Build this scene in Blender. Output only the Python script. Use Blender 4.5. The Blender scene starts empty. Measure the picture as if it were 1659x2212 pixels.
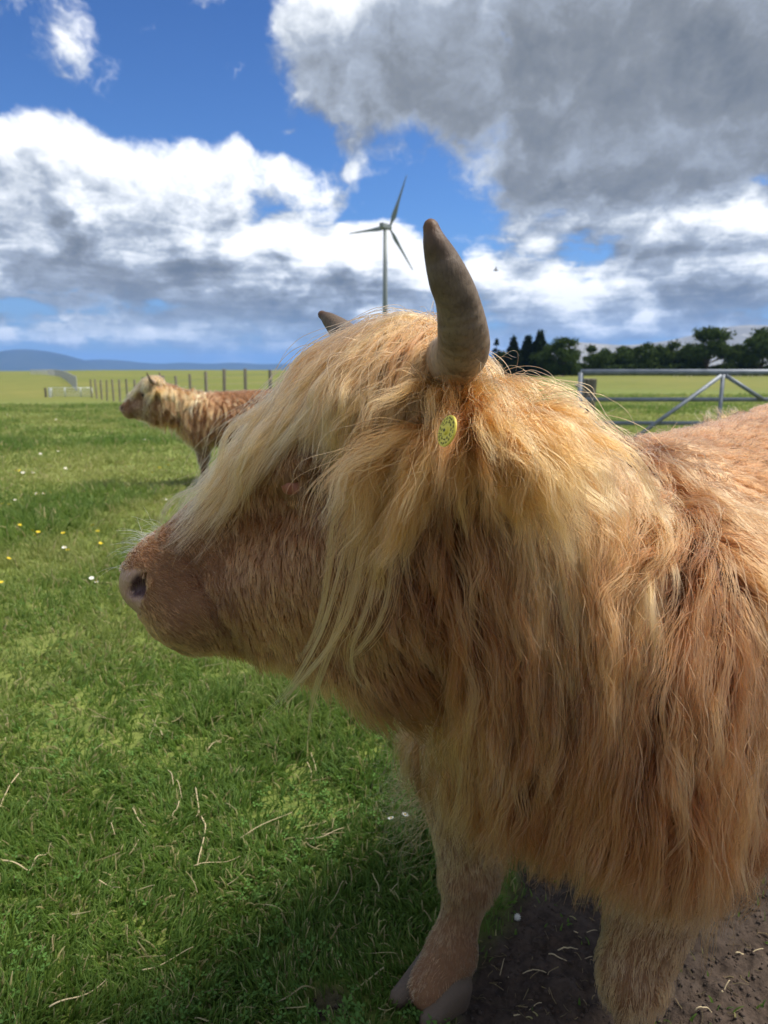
import bpy, bmesh, math, random
import numpy as np
import openvdb
from mathutils import Vector, Matrix
from mathutils.kdtree import KDTree

C = bpy.context.scene.collection
scene = bpy.context.scene
rng = np.random.default_rng(7)
random.seed(7)

# ------------------------------------------------------------------ camera
PITCH = math.radians(11.5)
CAMH = 1.2
cam_d = bpy.data.cameras.new('camera')
cam = bpy.data.objects.new('camera', cam_d)
C.objects.link(cam)
cam.location = (0, 0, CAMH)
cam.rotation_euler = (math.pi / 2 - PITCH, 0, 0)
cam_d.sensor_fit = 'VERTICAL'
cam_d.sensor_height = 34.6
cam_d.sensor_width = 34.6
cam_d.lens = 24.0
cam_d.clip_start = 0.02
cam_d.clip_end = 60000
cam_d.dof.use_dof = True
cam_d.dof.focus_distance = 0.95
cam_d.dof.aperture_fstop = 6.5
scene.camera = cam
F = 1106 / (34.6 / 2 / 24.0)          # focal length in the units I measured the photograph in (1659 x 2212)
CP, SP = math.cos(PITCH), math.sin(PITCH)


def P(px, py, Y):
    """world point seen at (px, py) of the photograph, at world depth Y"""
    u, v = (px - 829.5) / F, (1106 - py) / F
    k = Y / (CP + v * SP)
    return np.array([u * k, Y, CAMH + k * (v * CP - SP)])


def direction(px, py):
    u, v = (px - 829.5) / F, (1106 - py) / F
    d = np.array([u, CP + v * SP, v * CP - SP])
    return d / np.linalg.norm(d)


# ------------------------------------------------------------------ view, sun, sky
scene.view_settings.view_transform = 'Standard'
scene.view_settings.look = 'None'
scene.view_settings.gamma = 1
scene.view_settings.use_curve_mapping = False
scene.view_settings.exposure = 1.0
scene.render.engine = 'CYCLES'
scene.cycles.use_denoising = True
scene.cycles.max_bounces = 10
scene.cycles.transparent_max_bounces = 8
scene.cycles.volume_bounces = 1
scene.cycles.volume_max_steps = 64

SUN_EL, SUN_AZ = math.radians(57), math.radians(82)     # azimuth measured from +Y towards +X
sun_d = bpy.data.lights.new('sun', 'SUN')
sun = bpy.data.objects.new('sun', sun_d)
C.objects.link(sun)
sun_d.energy = 3.2
sun_d.angle = math.radians(13)
sun_d.color = (1.0, 0.93, 0.82)
sun_dir = Vector((math.cos(SUN_EL) * math.sin(SUN_AZ), math.cos(SUN_EL) * math.cos(SUN_AZ), math.sin(SUN_EL)))
sun.rotation_euler = sun_dir.to_track_quat('Z', 'Y').to_euler()
sun.location = (5, 5, 12)


class NT:
    """small helper to write node trees as expressions"""

    def __init__(self, tree):
        self.t = tree
        self.L = tree.links

    def n(self, typ, **kw):
        nd = self.t.nodes.new(typ)
        for k, v in kw.items():
            setattr(nd, k, v)
        return nd

    def put(self, sock, v):
        if hasattr(v, 'is_output') or isinstance(v, bpy.types.NodeSocket):
            self.L.new(v, sock)
        else:
            sock.default_value = v

    def m(self, op, a, b=None, c=None, clamp=False):
        nd = self.n('ShaderNodeMath', operation=op, use_clamp=clamp)
        self.put(nd.inputs[0], a)
        if b is not None:
            self.put(nd.inputs[1], b)
        if c is not None:
            self.put(nd.inputs[2], c)
        return nd.outputs[0]

    def v(self, op, a, b=None):
        nd = self.n('ShaderNodeVectorMath', operation=op)
        self.put(nd.inputs[0], a)
        if b is not None:
            if op == 'SCALE':
                self.put(nd.inputs[3], b)
            else:
                self.put(nd.inputs[1], b)
        return nd.outputs['Value'] if op in ('LENGTH', 'DOT_PRODUCT', 'DISTANCE') else nd.outputs[0]

    def xyz(self, x, y, z):
        nd = self.n('ShaderNodeCombineXYZ')
        for s, q in zip(nd.inputs, (x, y, z)):
            self.put(s, q)
        return nd.outputs[0]

    def sep(self, v):
        nd = self.n('ShaderNodeSeparateXYZ')
        self.put(nd.inputs[0], v)
        return nd.outputs

    def noise(self, vec, scale, detail=4, rough=0.5, lac=2.0, dist=0.0, dim='3D', color=False):
        nd = self.n('ShaderNodeTexNoise', noise_dimensions=dim)
        self.put(nd.inputs['Vector'], vec)
        nd.inputs['Scale'].default_value = scale
        nd.inputs['Detail'].default_value = detail
        nd.inputs['Roughness'].default_value = rough
        nd.inputs['Lacunarity'].default_value = lac
        nd.inputs['Distortion'].default_value = dist
        return nd.outputs['Color' if color else 'Fac']

    def voro(self, vec, scale, smooth=0.6, detail=0):
        nd = self.n('ShaderNodeTexVoronoi', feature='SMOOTH_F1', voronoi_dimensions='2D')
        self.put(nd.inputs['Vector'], vec)
        nd.inputs['Scale'].default_value = scale
        nd.inputs['Smoothness'].default_value = smooth
        nd.inputs['Detail'].default_value = detail
        return nd.outputs['Distance']

    def ss(self, v, lo, hi, a=0.0, b=1.0):
        nd = self.n('ShaderNodeMapRange', interpolation_type='SMOOTHSTEP')
        self.put(nd.inputs[0], v)
        for i, q in enumerate((lo, hi, a, b)):
            self.put(nd.inputs[i + 1], q)
        return nd.outputs[0]

    def lin(self, v, lo, hi, a=0.0, b=1.0):
        nd = self.n('ShaderNodeMapRange')
        self.put(nd.inputs[0], v)
        for i, q in enumerate((lo, hi, a, b)):
            self.put(nd.inputs[i + 1], q)
        return nd.outputs[0]

    def mix(self, f, a, b, mode='MIX'):
        nd = self.n('ShaderNodeMix', data_type='RGBA', blend_type=mode)
        self.put(nd.inputs[0], f)
        for s, q in ((nd.inputs[6], a), (nd.inputs[7], b)):
            if isinstance(q, (tuple, list)) and len(q) == 3:
                q = (*q, 1)
            self.put(s, q)
        return nd.outputs[2]


def build_world():
    w = bpy.data.worlds.new('World')
    scene.world = w
    w.use_nodes = True
    t = w.node_tree
    t.nodes.clear()
    N = NT(t)
    out = N.n('ShaderNodeOutputWorld')
    bg = N.n('ShaderNodeBackground')
    bg.inputs['Strength'].default_value = 0.08
    t.links.new(bg.outputs[0], out.inputs[0])
    sky = N.n('ShaderNodeTexSky', sky_type='NISHITA')
    sky.sun_disc = False
    sky.sun_elevation = SUN_EL
    sky.sun_rotation = SUN_AZ
    sky.air_density = 1.0
    sky.dust_density = 0.3
    sky.ozone_density = 3.0
    tc = N.n('ShaderNodeTexCoord')
    d = N.sep(tc.outputs['Generated'])
    el = N.m('MULTIPLY', N.m('ARCSINE', d[2]), 180 / math.pi)
    # sinusoidal map of the sky, so that clouds keep their proportions overhead
    az = N.m('MULTIPLY', N.m('MULTIPLY', N.m('ARCTAN2', d[0], d[1]), 180 / math.pi), N.m('COSINE', N.m('ARCSINE', d[2])))

    def ang(px, py):
        q = direction(px, py)
        e_ = math.asin(q[2])
        return math.degrees(math.atan2(q[0], q[1])) * math.cos(e_), math.degrees(e_)

    # cloud field, in degrees of azimuth and elevation; one node group so that it can be read twice (relief towards the sun)
    g = bpy.data.node_groups.new('cloud_field', 'ShaderNodeTree')
    g.interface.new_socket('az', in_out='INPUT', socket_type='NodeSocketFloat')
    g.interface.new_socket('el', in_out='INPUT', socket_type='NodeSocketFloat')
    g.interface.new_socket('density', in_out='OUTPUT', socket_type='NodeSocketFloat')
    g.interface.new_socket('gloom', in_out='OUTPUT', socket_type='NodeSocketFloat')
    G = NT(g)
    gi, go = G.n('NodeGroupInput'), G.n('NodeGroupOutput')
    ga, ge = gi.outputs[0], gi.outputs[1]
    # flatten towards the horizon: far clouds are lower and packed
    warp = G.noise(G.xyz(ga, ge, 3.0), 0.09, 2, 0.5, dim='2D', color=True)
    ws = G.sep(warp)
    wa = G.m('ADD', ga, G.m('MULTIPLY', G.m('SUBTRACT', ws[0], 0.5), 9.0))
    we = G.m('ADD', ge, G.m('MULTIPLY', G.m('SUBTRACT', ws[1], 0.5), 6.0))
    # (px, py, half-width, half-height, weight, gloom)
    blobs = [
        (1380, 90, 520, 190, 1.2, 1.0), (1500, 300, 420, 120, 1.2, 1.0), (1130, 270, 250, 110, 1.0, 0.9), (800, 70, 200, 120, 0.85, 0.7), (960, 160, 200, 130, 1.1, 0.9),
        (640, 20, 90, 70, 0.4, 0.5), (1050, 370, 120, 40, 0.5, 0.3), (760, 235, 70, 50, 0.35, 0.2),
        (165, 70, 62, 70, 0.52, 0.1), (205, 140, 55, 60, 0.5, 0.2), (265, 205, 36, 50, 0.38, 0.1), (110, 40, 50, 50, 0.3, 0.0),
        (60, 370, 150, 90, 0.9, 0.1), (180, 400, 160, 90, 0.95, 0.25), (330, 450, 200, 100, 0.95, 0.3), (100, 520, 260, 110, 0.9, 0.35), (560, 400, 120, 65, 0.8, 0.2), (660, 440, 90, 45, 0.6, 0.3),
        (420, 580, 330, 75, 0.95, 0.35), (150, 610, 300, 60, 0.8, 0.8), (640, 560, 110, 70, 0.95, 0.0), (790, 590, 170, 85, 1.1, 0.0), (880, 640, 120, 60, 0.95, 0.1),
        (1070, 560, 70, 60, 0.85, 0.0), (1150, 600, 130, 90, 1.0, 0.05), (1290, 660, 150, 60, 1.0, 0.1), (1270, 440, 150, 55, 0.75, 0.1), (1450, 480, 170, 80, 0.85, 0.15),
        (1500, 590, 190, 60, 0.85, 0.55), (1620, 520, 110, 90, 0.75, 0.2), (1340, 560, 110, 50, 0.6, 0.6), (1640, 640, 100, 40, 0.5, 0.5),
        (250, 665, 420, 32, 0.6, 0.9), (640, 700, 260, 30, 0.45, 0.7), (120, 720, 160, 22, 0.3, 0.6), (1150, 715, 200, 30, 0.45, 0.4), (1560, 700, 160, 26, 0.3, 0.4),
        (770, 370, 34, 20, 0.36, 0.0), (570, 285, 60, 16, 0.24, 0.0), (800, 465, 40, 20, 0.3, 0.0), (890, 470, 22, 24, 0.22, 0.0), (520, 765, 70, 12, 0.3, 0.0), (20, 740, 50, 30, 0.3, 0.0),
    ]
    tot = glo = None
    for (px, py, hw, hh, wt, gl) in blobs:
        a0, e0 = ang(px, py)
        sx, sy = hw / F * 57.3 * 0.95, hh / F * 57.3 * 0.95
        dx = G.m('MULTIPLY', G.m('SUBTRACT', wa, a0), 1 / sx)
        dy = G.m('MULTIPLY', G.m('SUBTRACT', we, e0), 1 / sy)
        r = G.m('ADD', G.m('MULTIPLY', dx, dx), G.m('MULTIPLY', dy, dy))
        f = G.m('MULTIPLY', G.ss(r, 0.0, 2.2, 1.0, 0.0), wt)
        tot = f if tot is None else G.m('SMOOTH_MAX', tot, f, 0.15)
        q = G.m('MULTIPLY', f, gl)
        glo = q if glo is None else G.m('MAXIMUM', glo, q)
    # out-of-frame sky carries broken cloud, made whiter and fuller as added fill light
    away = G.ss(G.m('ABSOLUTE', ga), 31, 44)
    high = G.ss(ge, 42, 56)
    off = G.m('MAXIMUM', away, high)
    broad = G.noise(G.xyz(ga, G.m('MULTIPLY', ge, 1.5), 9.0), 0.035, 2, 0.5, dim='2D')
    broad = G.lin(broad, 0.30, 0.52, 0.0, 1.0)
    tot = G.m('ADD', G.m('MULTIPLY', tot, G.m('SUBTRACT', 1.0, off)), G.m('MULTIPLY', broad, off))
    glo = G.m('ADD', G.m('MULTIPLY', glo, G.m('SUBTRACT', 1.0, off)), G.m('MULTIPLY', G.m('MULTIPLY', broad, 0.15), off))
    # thin layered cloud low over the horizon
    bands = G.noise(G.xyz(G.m('MULTIPLY', ga, 0.045), G.m('MULTIPLY', ge, 0.30), 0.0), 1.0, 5, 0.6, dim='2D')
    lowm = G.m('MULTIPLY', G.ss(ge, 9.0, 13.5, 1.0, 0.0), G.ss(ge, -1.0, 1.5))
    tot = G.m('ADD', tot, G.m('MULTIPLY', G.m('MULTIPLY', G.m('SUBTRACT', bands, 0.36), 1.9), lowm))
    glo = G.m('MAXIMUM', glo, G.m('MULTIPLY', lowm, 0.25))
    
    vec = G.xyz(ga, G.m('ADD', G.m('MULTIPLY', ge, 1.1), G.m('MULTIPLY', G.ss(ge, 0.0, 16.0), 6.0)), 0.0)
    jit = G.noise(vec, 0.22, 4, 0.6, dim='2D', color=True)
    vj = G.v('ADD', vec, G.v('SCALE', G.v('SUBTRACT', jit, (0.5, 0.5, 0.5)), 5.0))
    big = G.noise(vj, 0.10, 8, 0.62, dim='2D')
    fine = G.noise(G.v('ADD', vec, G.v('SCALE', jit, 2.0)), 0.42, 6, 0.62, dim='2D')
    puff = G.voro(vj, 0.24, 0.6)
    dn = G.m('ADD', tot, G.m('MULTIPLY', G.m('SUBTRACT', big, 0.5), 1.75))
    dn = G.m('ADD', dn, G.m('MULTIPLY', G.m('SUBTRACT', fine, 0.5), 0.55))
    dn = G.m('ADD', dn, G.m('MULTIPLY', G.m('SUBTRACT', 0.45, puff), 0.4))
    g.links.new(dn, go.inputs[0])
    g.links.new(glo, go.inputs[1])

    def field(a, e):
        nd = N.n('ShaderNodeGroup')
        nd.node_tree = g
        N.put(nd.inputs[0], a)
        N.put(nd.inputs[1], e)
        return nd.outputs

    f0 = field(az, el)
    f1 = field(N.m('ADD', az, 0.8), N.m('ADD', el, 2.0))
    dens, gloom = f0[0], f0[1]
    alpha = N.ss(dens, 0.24, 0.74)
    thick = N.ss(dens, 0.45, 1.25)
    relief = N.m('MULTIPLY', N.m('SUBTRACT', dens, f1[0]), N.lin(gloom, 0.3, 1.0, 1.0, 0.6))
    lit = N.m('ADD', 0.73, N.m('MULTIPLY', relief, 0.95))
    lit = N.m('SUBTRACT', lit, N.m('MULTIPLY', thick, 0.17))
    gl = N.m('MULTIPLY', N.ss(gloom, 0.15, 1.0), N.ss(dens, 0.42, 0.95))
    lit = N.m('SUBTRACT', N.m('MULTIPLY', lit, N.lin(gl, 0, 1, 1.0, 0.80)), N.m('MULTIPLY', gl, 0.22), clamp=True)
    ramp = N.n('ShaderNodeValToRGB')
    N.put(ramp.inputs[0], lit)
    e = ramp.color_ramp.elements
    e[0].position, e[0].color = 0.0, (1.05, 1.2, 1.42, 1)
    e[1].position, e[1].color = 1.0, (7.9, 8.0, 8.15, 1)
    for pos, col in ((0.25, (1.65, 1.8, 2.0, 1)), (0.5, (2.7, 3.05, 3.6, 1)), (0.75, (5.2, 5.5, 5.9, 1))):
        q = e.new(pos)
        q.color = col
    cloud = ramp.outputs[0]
    # low clouds are seen through more air
    low = N.ss(el, 0.0, 6.5, 0.5, 0.0)
    cloud = N.mix(low, cloud, (2.2, 3.0, 4.3))
    # deep blue between the clouds, paler towards the horizon
    nish = N.mix(1.0, sky.outputs[0], N.mix(N.ss(el, 8, 45), (0.36, 0.56, 0.84), (0.15, 0.30, 0.60)), 'MULTIPLY')
    lowblue = N.ss(el, -2.0, 12.0, 0.8, 0.0)
    nish = N.mix(lowblue, nish, (1.5, 2.35, 4.0))
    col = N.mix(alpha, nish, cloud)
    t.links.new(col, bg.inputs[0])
    w.cycles.sampling_method = 'NONE'


build_world()


# ------------------------------------------------------------------ small shared helpers
def tag(o, label=None, cat=None, group=None, kind=None):
    for k, v in (('label', label), ('category', cat), ('group', group), ('kind', kind)):
        if v:
            o[k] = v
    return o


def empty(name, loc):
    o = bpy.data.objects.new(name, None)
    C.objects.link(o)
    o.location = loc
    o.empty_display_size = 0.2
    return o


def put(name, data, parent=None, mats=(), origin=None):
    """link data (given in world coordinates) as an object; children are moved into their thing's frame"""
    o = bpy.data.objects.new(name, data)
    C.objects.link(o)
    for m in mats:
        data.materials.append(m)
    if parent is not None:
        o.parent = parent
        off = Vector((0, 0, 0))
        q = parent
        while q is not None:
            off += Vector(q.location)
            q = q.parent
        o.location = -off
    return o


def mesh_from(name, verts, faces, smooth=True):
    me = bpy.data.meshes.new(name)
    me.from_pydata([tuple(map(float, v)) for v in verts], [], [tuple(map(int, f)) for f in faces])
    if smooth:
        me.polygons.foreach_set('use_smooth', np.ones(len(me.polygons), bool))
    me.update()
    return me


def mesh_np(name, verts, quads, smooth=True):
    """fast mesh from arrays: verts (n,3), faces (m,k) all with k corners"""
    me = bpy.data.meshes.new(name)
    k = quads.shape[1]
    me.vertices.add(len(verts))
    me.vertices.foreach_set('co', np.ascontiguousarray(verts, np.float32).ravel())
    me.loops.add(quads.size)
    me.loops.foreach_set('vertex_index', np.ascontiguousarray(quads, np.int32).ravel())
    me.polygons.add(len(quads))
    me.polygons.foreach_set('loop_start', np.arange(len(quads), dtype=np.int32) * k)
    if smooth:
        me.polygons.foreach_set('use_smooth', np.ones(len(quads), bool))
    me.update(calc_edges=True)
    me.validate()
    return me


def vcol(me, name, cols):
    at = me.color_attributes.new(name, 'FLOAT_COLOR', 'POINT')
    c = np.ones((len(cols), 4), np.float32)
    c[:, :3] = cols
    at.data.foreach_set('color', c.ravel())


TONE = 1.0          # one animal is a little fairer than the other


def hair(name, pts, rad, cols, parent, mat):
    """strands as one Curves object. pts (n,k,3) world coordinates, rad (n,k), cols (n,3)"""
    n, k = pts.shape[:2]
    h = bpy.data.hair_curves.new(name)
    h.add_curves([k] * n)
    h.points.foreach_set('position', np.ascontiguousarray(pts, np.float32).ravel())
    if 'radius' not in h.attributes:
        h.attributes.new('radius', 'FLOAT', 'POINT')
    h.attributes['radius'].data.foreach_set('value', np.ascontiguousarray(rad, np.float32).ravel())
    at = h.attributes.new('tint', 'FLOAT_COLOR', 'CURVE')
    c = np.ones((n, 4), np.float32)
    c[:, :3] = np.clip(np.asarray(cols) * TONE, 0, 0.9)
    at.data.foreach_set('color', c.ravel())
    return put(name, h, parent, [mat])


def unit(v):
    v = np.asarray(v, float)
    return v / np.maximum(np.linalg.norm(v, axis=-1, keepdims=True), 1e-9)


def hash2(ix, iy, seed):
    h = (ix.astype(np.int64) * 374761393 + iy.astype(np.int64) * 668265263 + seed * 974634777) & 0xFFFFFFFF
    h = ((h ^ (h >> 13)) * 1274126177) & 0xFFFFFFFF
    return ((h ^ (h >> 16)) & 0xFFFF) / 65535.0


def vnoise(x, y, seed=0):
    ix, iy = np.floor(x), np.floor(y)
    fx, fy = x - ix, y - iy
    fx, fy = fx * fx * (3 - 2 * fx), fy * fy * (3 - 2 * fy)
    a, b = hash2(ix, iy, seed), hash2(ix + 1, iy, seed)
    c, d = hash2(ix, iy + 1, seed), hash2(ix + 1, iy + 1, seed)
    return (a + (b - a) * fx) * (1 - fy) + (c + (d - c) * fx) * fy


def fbm(x, y, octv=4, seed=0):
    s, a, t = 0, 0.5, 0
    for o in range(octv):
        s = s + a * vnoise(x * 2 ** o, y * 2 ** o, seed + o)
        t += a
        a *= 0.5
    return s / t


def sstep(a, b, x):
    t = np.clip((x - a) / (b - a), 0, 1)
    return t * t * (3 - 2 * t)


def new_mat(name):
    m = bpy.data.materials.new(name)
    m.use_nodes = True
    m.node_tree.nodes.clear()
    N = NT(m.node_tree)
    out = N.n('ShaderNodeOutputMaterial')
    return m, N, out


def principled(N, out, color, rough=0.6, spec=0.4, metal=0.0, normal=None, **kw):
    b = N.n('ShaderNodeBsdfPrincipled')
    if isinstance(color, (tuple, list)) and len(color) == 3:
        color = (*color, 1)
    N.put(b.inputs['Base Color'], color)
    N.put(b.inputs['Roughness'], rough)
    N.put(b.inputs['Specular IOR Level'], spec)
    N.put(b.inputs['Metallic'], metal)
    if normal is not None:
        N.put(b.inputs['Normal'], normal)
    for k, v in kw.items():
        N.put(b.inputs[k.replace('_', ' ')], v)
    N.L.new(b.outputs[0], out.inputs[0])
    return b


def bump(N, height, strength=0.5, dist=0.01):
    b = N.n('ShaderNodeBump')
    b.inputs['Strength'].default_value = strength
    b.inputs['Distance'].default_value = dist
    N.put(b.inputs['Height'], height)
    return b.outputs[0]


def plain(name, col, rough=0.6, var=0.25, scale=8.0, metal=0.0, spec=0.4, bstr=0.2):
    """a surface with broken colour and fine relief"""
    m, N, out = new_mat(name)
    co = N.n('ShaderNodeTexCoord').outputs['Object']
    f = N.noise(co, scale, 6, 0.6)
    f2 = N.noise(co, scale * 9, 4, 0.6)
    dark = tuple(c * (1 - var) for c in col)
    lite = tuple(min(1, c * (1 + var)) for c in col)
    c = N.mix(N.m('ADD', N.m('MULTIPLY', f, 0.7), N.m('MULTIPLY', f2, 0.3)), dark, lite)
    principled(N, out, c, rough, spec, metal, bump(N, f2, bstr, 0.004))
    return m


def lathe_tube(path, rad, seg=12, cap=True):
    """tube along path points with a radius per point -> verts, faces"""
    path = np.asarray(path, float)
    n = len(path)
    tan = unit(np.gradient(path, axis=0))
    ref = np.array([0, 0, 1.0]) if abs(tan[0][2]) < 0.9 else np.array([1.0, 0, 0])
    verts, faces = [], []
    for i in range(n):
        u = unit(ref - tan[i] * np.dot(ref, tan[i]))
        w = np.cross(tan[i], u)
        ref = u
        for j in range(seg):
            a = 2 * math.pi * j / seg
            verts.append(path[i] + rad[i] * (math.cos(a) * u + math.sin(a) * w))
    for i in range(n - 1):
        for j in range(seg):
            k = (j + 1) % seg
            faces.append((i * seg + j, i * seg + k, (i + 1) * seg + k, (i + 1) * seg + j))
    if cap:
        faces.append(tuple(range(seg))[::-1])
        faces.append(tuple((n - 1) * seg + j for j in range(seg)))
    return verts, faces


def tube(name, path, rad, mat, parent=None, seg=12):
    v, f = lathe_tube(path, rad, seg)
    return put(name, mesh_from(name, v, f), parent, [mat])


def box_mesh(name, centre, size, rot=0.0, bevel=0.0, axis=None):
    bm = bmesh.new()
    bmesh.ops.create_cube(bm, size=1)
    bmesh.ops.scale(bm, vec=size, verts=bm.verts)
    if bevel:
        bmesh.ops.bevel(bm, geom=bm.edges[:], offset=bevel, segments=2, affect='EDGES', profile=0.6)
    M = Matrix.Translation(centre) @ (Matrix.Rotation(rot, 4, axis or 'Z'))
    bm.transform(M)
    me = bpy.data.meshes.new(name)
    bm.to_mesh(me)
    bm.free()
    return me


# ------------------------------------------------------------------ ground
def ground_z(x, y, fine=True):
    x, y = np.asarray(x, float), np.asarray(y, float)
    r = np.hypot(x, y)
    u = x / np.maximum(np.abs(y) + 1, 1)
    left = 1 - sstep(-0.25, 0.2, u)
    z = -1.3 * sstep(8, 62, y) * (0.35 + 0.65 * left)
    z = z + sstep(66, 300, y) * (0.1 + 0.75 * left * sstep(-0.52, -0.38, u) + 0.25 * left)
    z = z + 0.10 * (fbm(x / 5.0, y / 5.0, 3, 11) - 0.5) * sstep(3.0, 9.0, r)
    z = z + 0.05 * (fbm(x / 1.1, y / 1.1, 2, 5) - 0.5) * sstep(1.6, 3.0, r) * (1 - sstep(30, 60, r))
    z = z - 6.0 * sstep(360, 1500, r) - 40 * sstep(1500, 9000, r)
    if fine:
        s = soil(x, y)
        near = 1 - sstep(3.5, 5.0, r)
        lumps = 0.045 * (fbm(x / 0.20, y / 0.20, 5, 31) - 0.55) + 0.030 * (np.abs(fbm(x / 0.06, y / 0.06, 5, 47) - 0.5) * 2 - 0.3) * sstep(0.4, 0.6, fbm(x / 0.3, y / 0.3, 2, 57))
        z = z + near * s * (lumps - 0.012)
    return z


def soil(x, y):
    """1 where the turf is trodden away: under and behind the near animal, and a small scrape in front of it"""
    e = 0.16 * (fbm(x / 0.35, y / 0.35, 4, 3) - 0.5) + 0.05 * (fbm(x / 0.06, y / 0.06, 2, 9) - 0.5)
    edge = x - (0.10 + 0.42 * (y - 1.1)) + e
    a = sstep(-0.02, 0.05, edge) * (1 - sstep(3.2, 4.2, y + e * 3))
    b = np.exp(-(((x + 0.105) / 0.075) ** 2 + ((y - 1.16) / 0.07) ** 2)) + e * 1.6
    b2 = np.exp(-(((x + 0.22) / 0.05) ** 2 + ((y - 1.26) / 0.03) ** 2)) + e * 1.6
    return np.clip(np.maximum(a, np.maximum(sstep(0.55, 0.9, b) * 0.85, sstep(0.6, 0.9, b2) * 0.6)), 0, 1)


def build_ground():
    r = np.concatenate([[0.05, 0.3, 0.6], np.arange(0.8, 2.6, 0.009), np.geomspace(2.62, 17000, 185)])
    a = np.concatenate([np.linspace(-180, -46, 30)[:-1], np.linspace(-46, 46, 640), np.linspace(46, 180, 30)[1:-1]])
    A, R = np.meshgrid(np.radians(a), r)
    X, Y = (R * np.sin(A)).ravel(), (R * np.cos(A)).ravel()
    Z = ground_z(X, Y)
    na, nr = len(a), len(r)
    idx = np.arange(na * nr).reshape(nr, na)
    nx = np.roll(idx, -1, axis=1)
    q = np.stack([idx[:-1], nx[:-1], nx[1:], idx[1:]], -1).reshape(-1, 4)[:, ::-1]
    me = mesh_np('ground', np.stack([X, Y, Z], 1), q)
    s = soil(X, Y) * (1 - sstep(4.5, 6, np.hypot(X, Y)))
    dry = fbm(X / 2.2, Y / 2.2, 3, 71)
    vcol(me, 'mask', np.stack([s, dry, s * 0], 1))
    m, N, out = new_mat('pasture')
    at = N.n('ShaderNodeAttribute', attribute_name='mask')
    ms = N.sep(at.outputs['Color'])
    co = N.n('ShaderNodeTexCoord').outputs['Object']
    p = N.sep(co)
    dist = N.v('LENGTH', co)
    n1 = N.noise(co, 0.35, 5, 0.6)
    n2 = N.noise(co, 3.0, 5, 0.65)
    n3 = N.noise(co, 0.035, 4, 0.6)
    n4 = N.noise(co, 45.0, 4, 0.7)
    turf = N.mix(N.ss(n2, 0.3, 0.7), (0.085, 0.125, 0.028), (0.19, 0.23, 0.055))
    turf = N.mix(N.m('MULTIPLY', N.ss(n1, 0.42, 0.68), 0.7), turf, (0.21, 0.215, 0.065))
    far = N.mix(N.ss(n3, 0.3, 0.7), (0.13, 0.155, 0.028), (0.19, 0.185, 0.045))
    far = N.mix(N.m('MULTIPLY', N.ss(n1, 0.35, 0.7), 0.4), far, (0.085, 0.115, 0.025))
    turf = N.mix(N.ss(dist, 40, 70), turf, far)
    earth = N.mix(N.ss(n4, 0.25, 0.75), (0.026, 0.019, 0.015), (0.080, 0.058, 0.045))
    earth = N.mix(N.m('MULTIPLY', N.ss(N.noise(co, 9, 4, 0.6), 0.45, 0.7), 0.7), earth, (0.100, 0.076, 0.060))
    col = N.mix(ms[0], turf, earth)
    h = N.m('ADD', N.noise(co, 60, 5, 0.7), N.m('MULTIPLY', N.noise(co, 14, 3, 0.6), 1.5))
    principled(N, out, col, 0.92, 0.2, 0.0, bump(N, h, 0.7, 0.012))
    o = put('ground', me, None, [m])
    tag(o, 'green pasture with a trodden strip of bare dark earth', None, None, 'structure')


build_ground()

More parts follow.
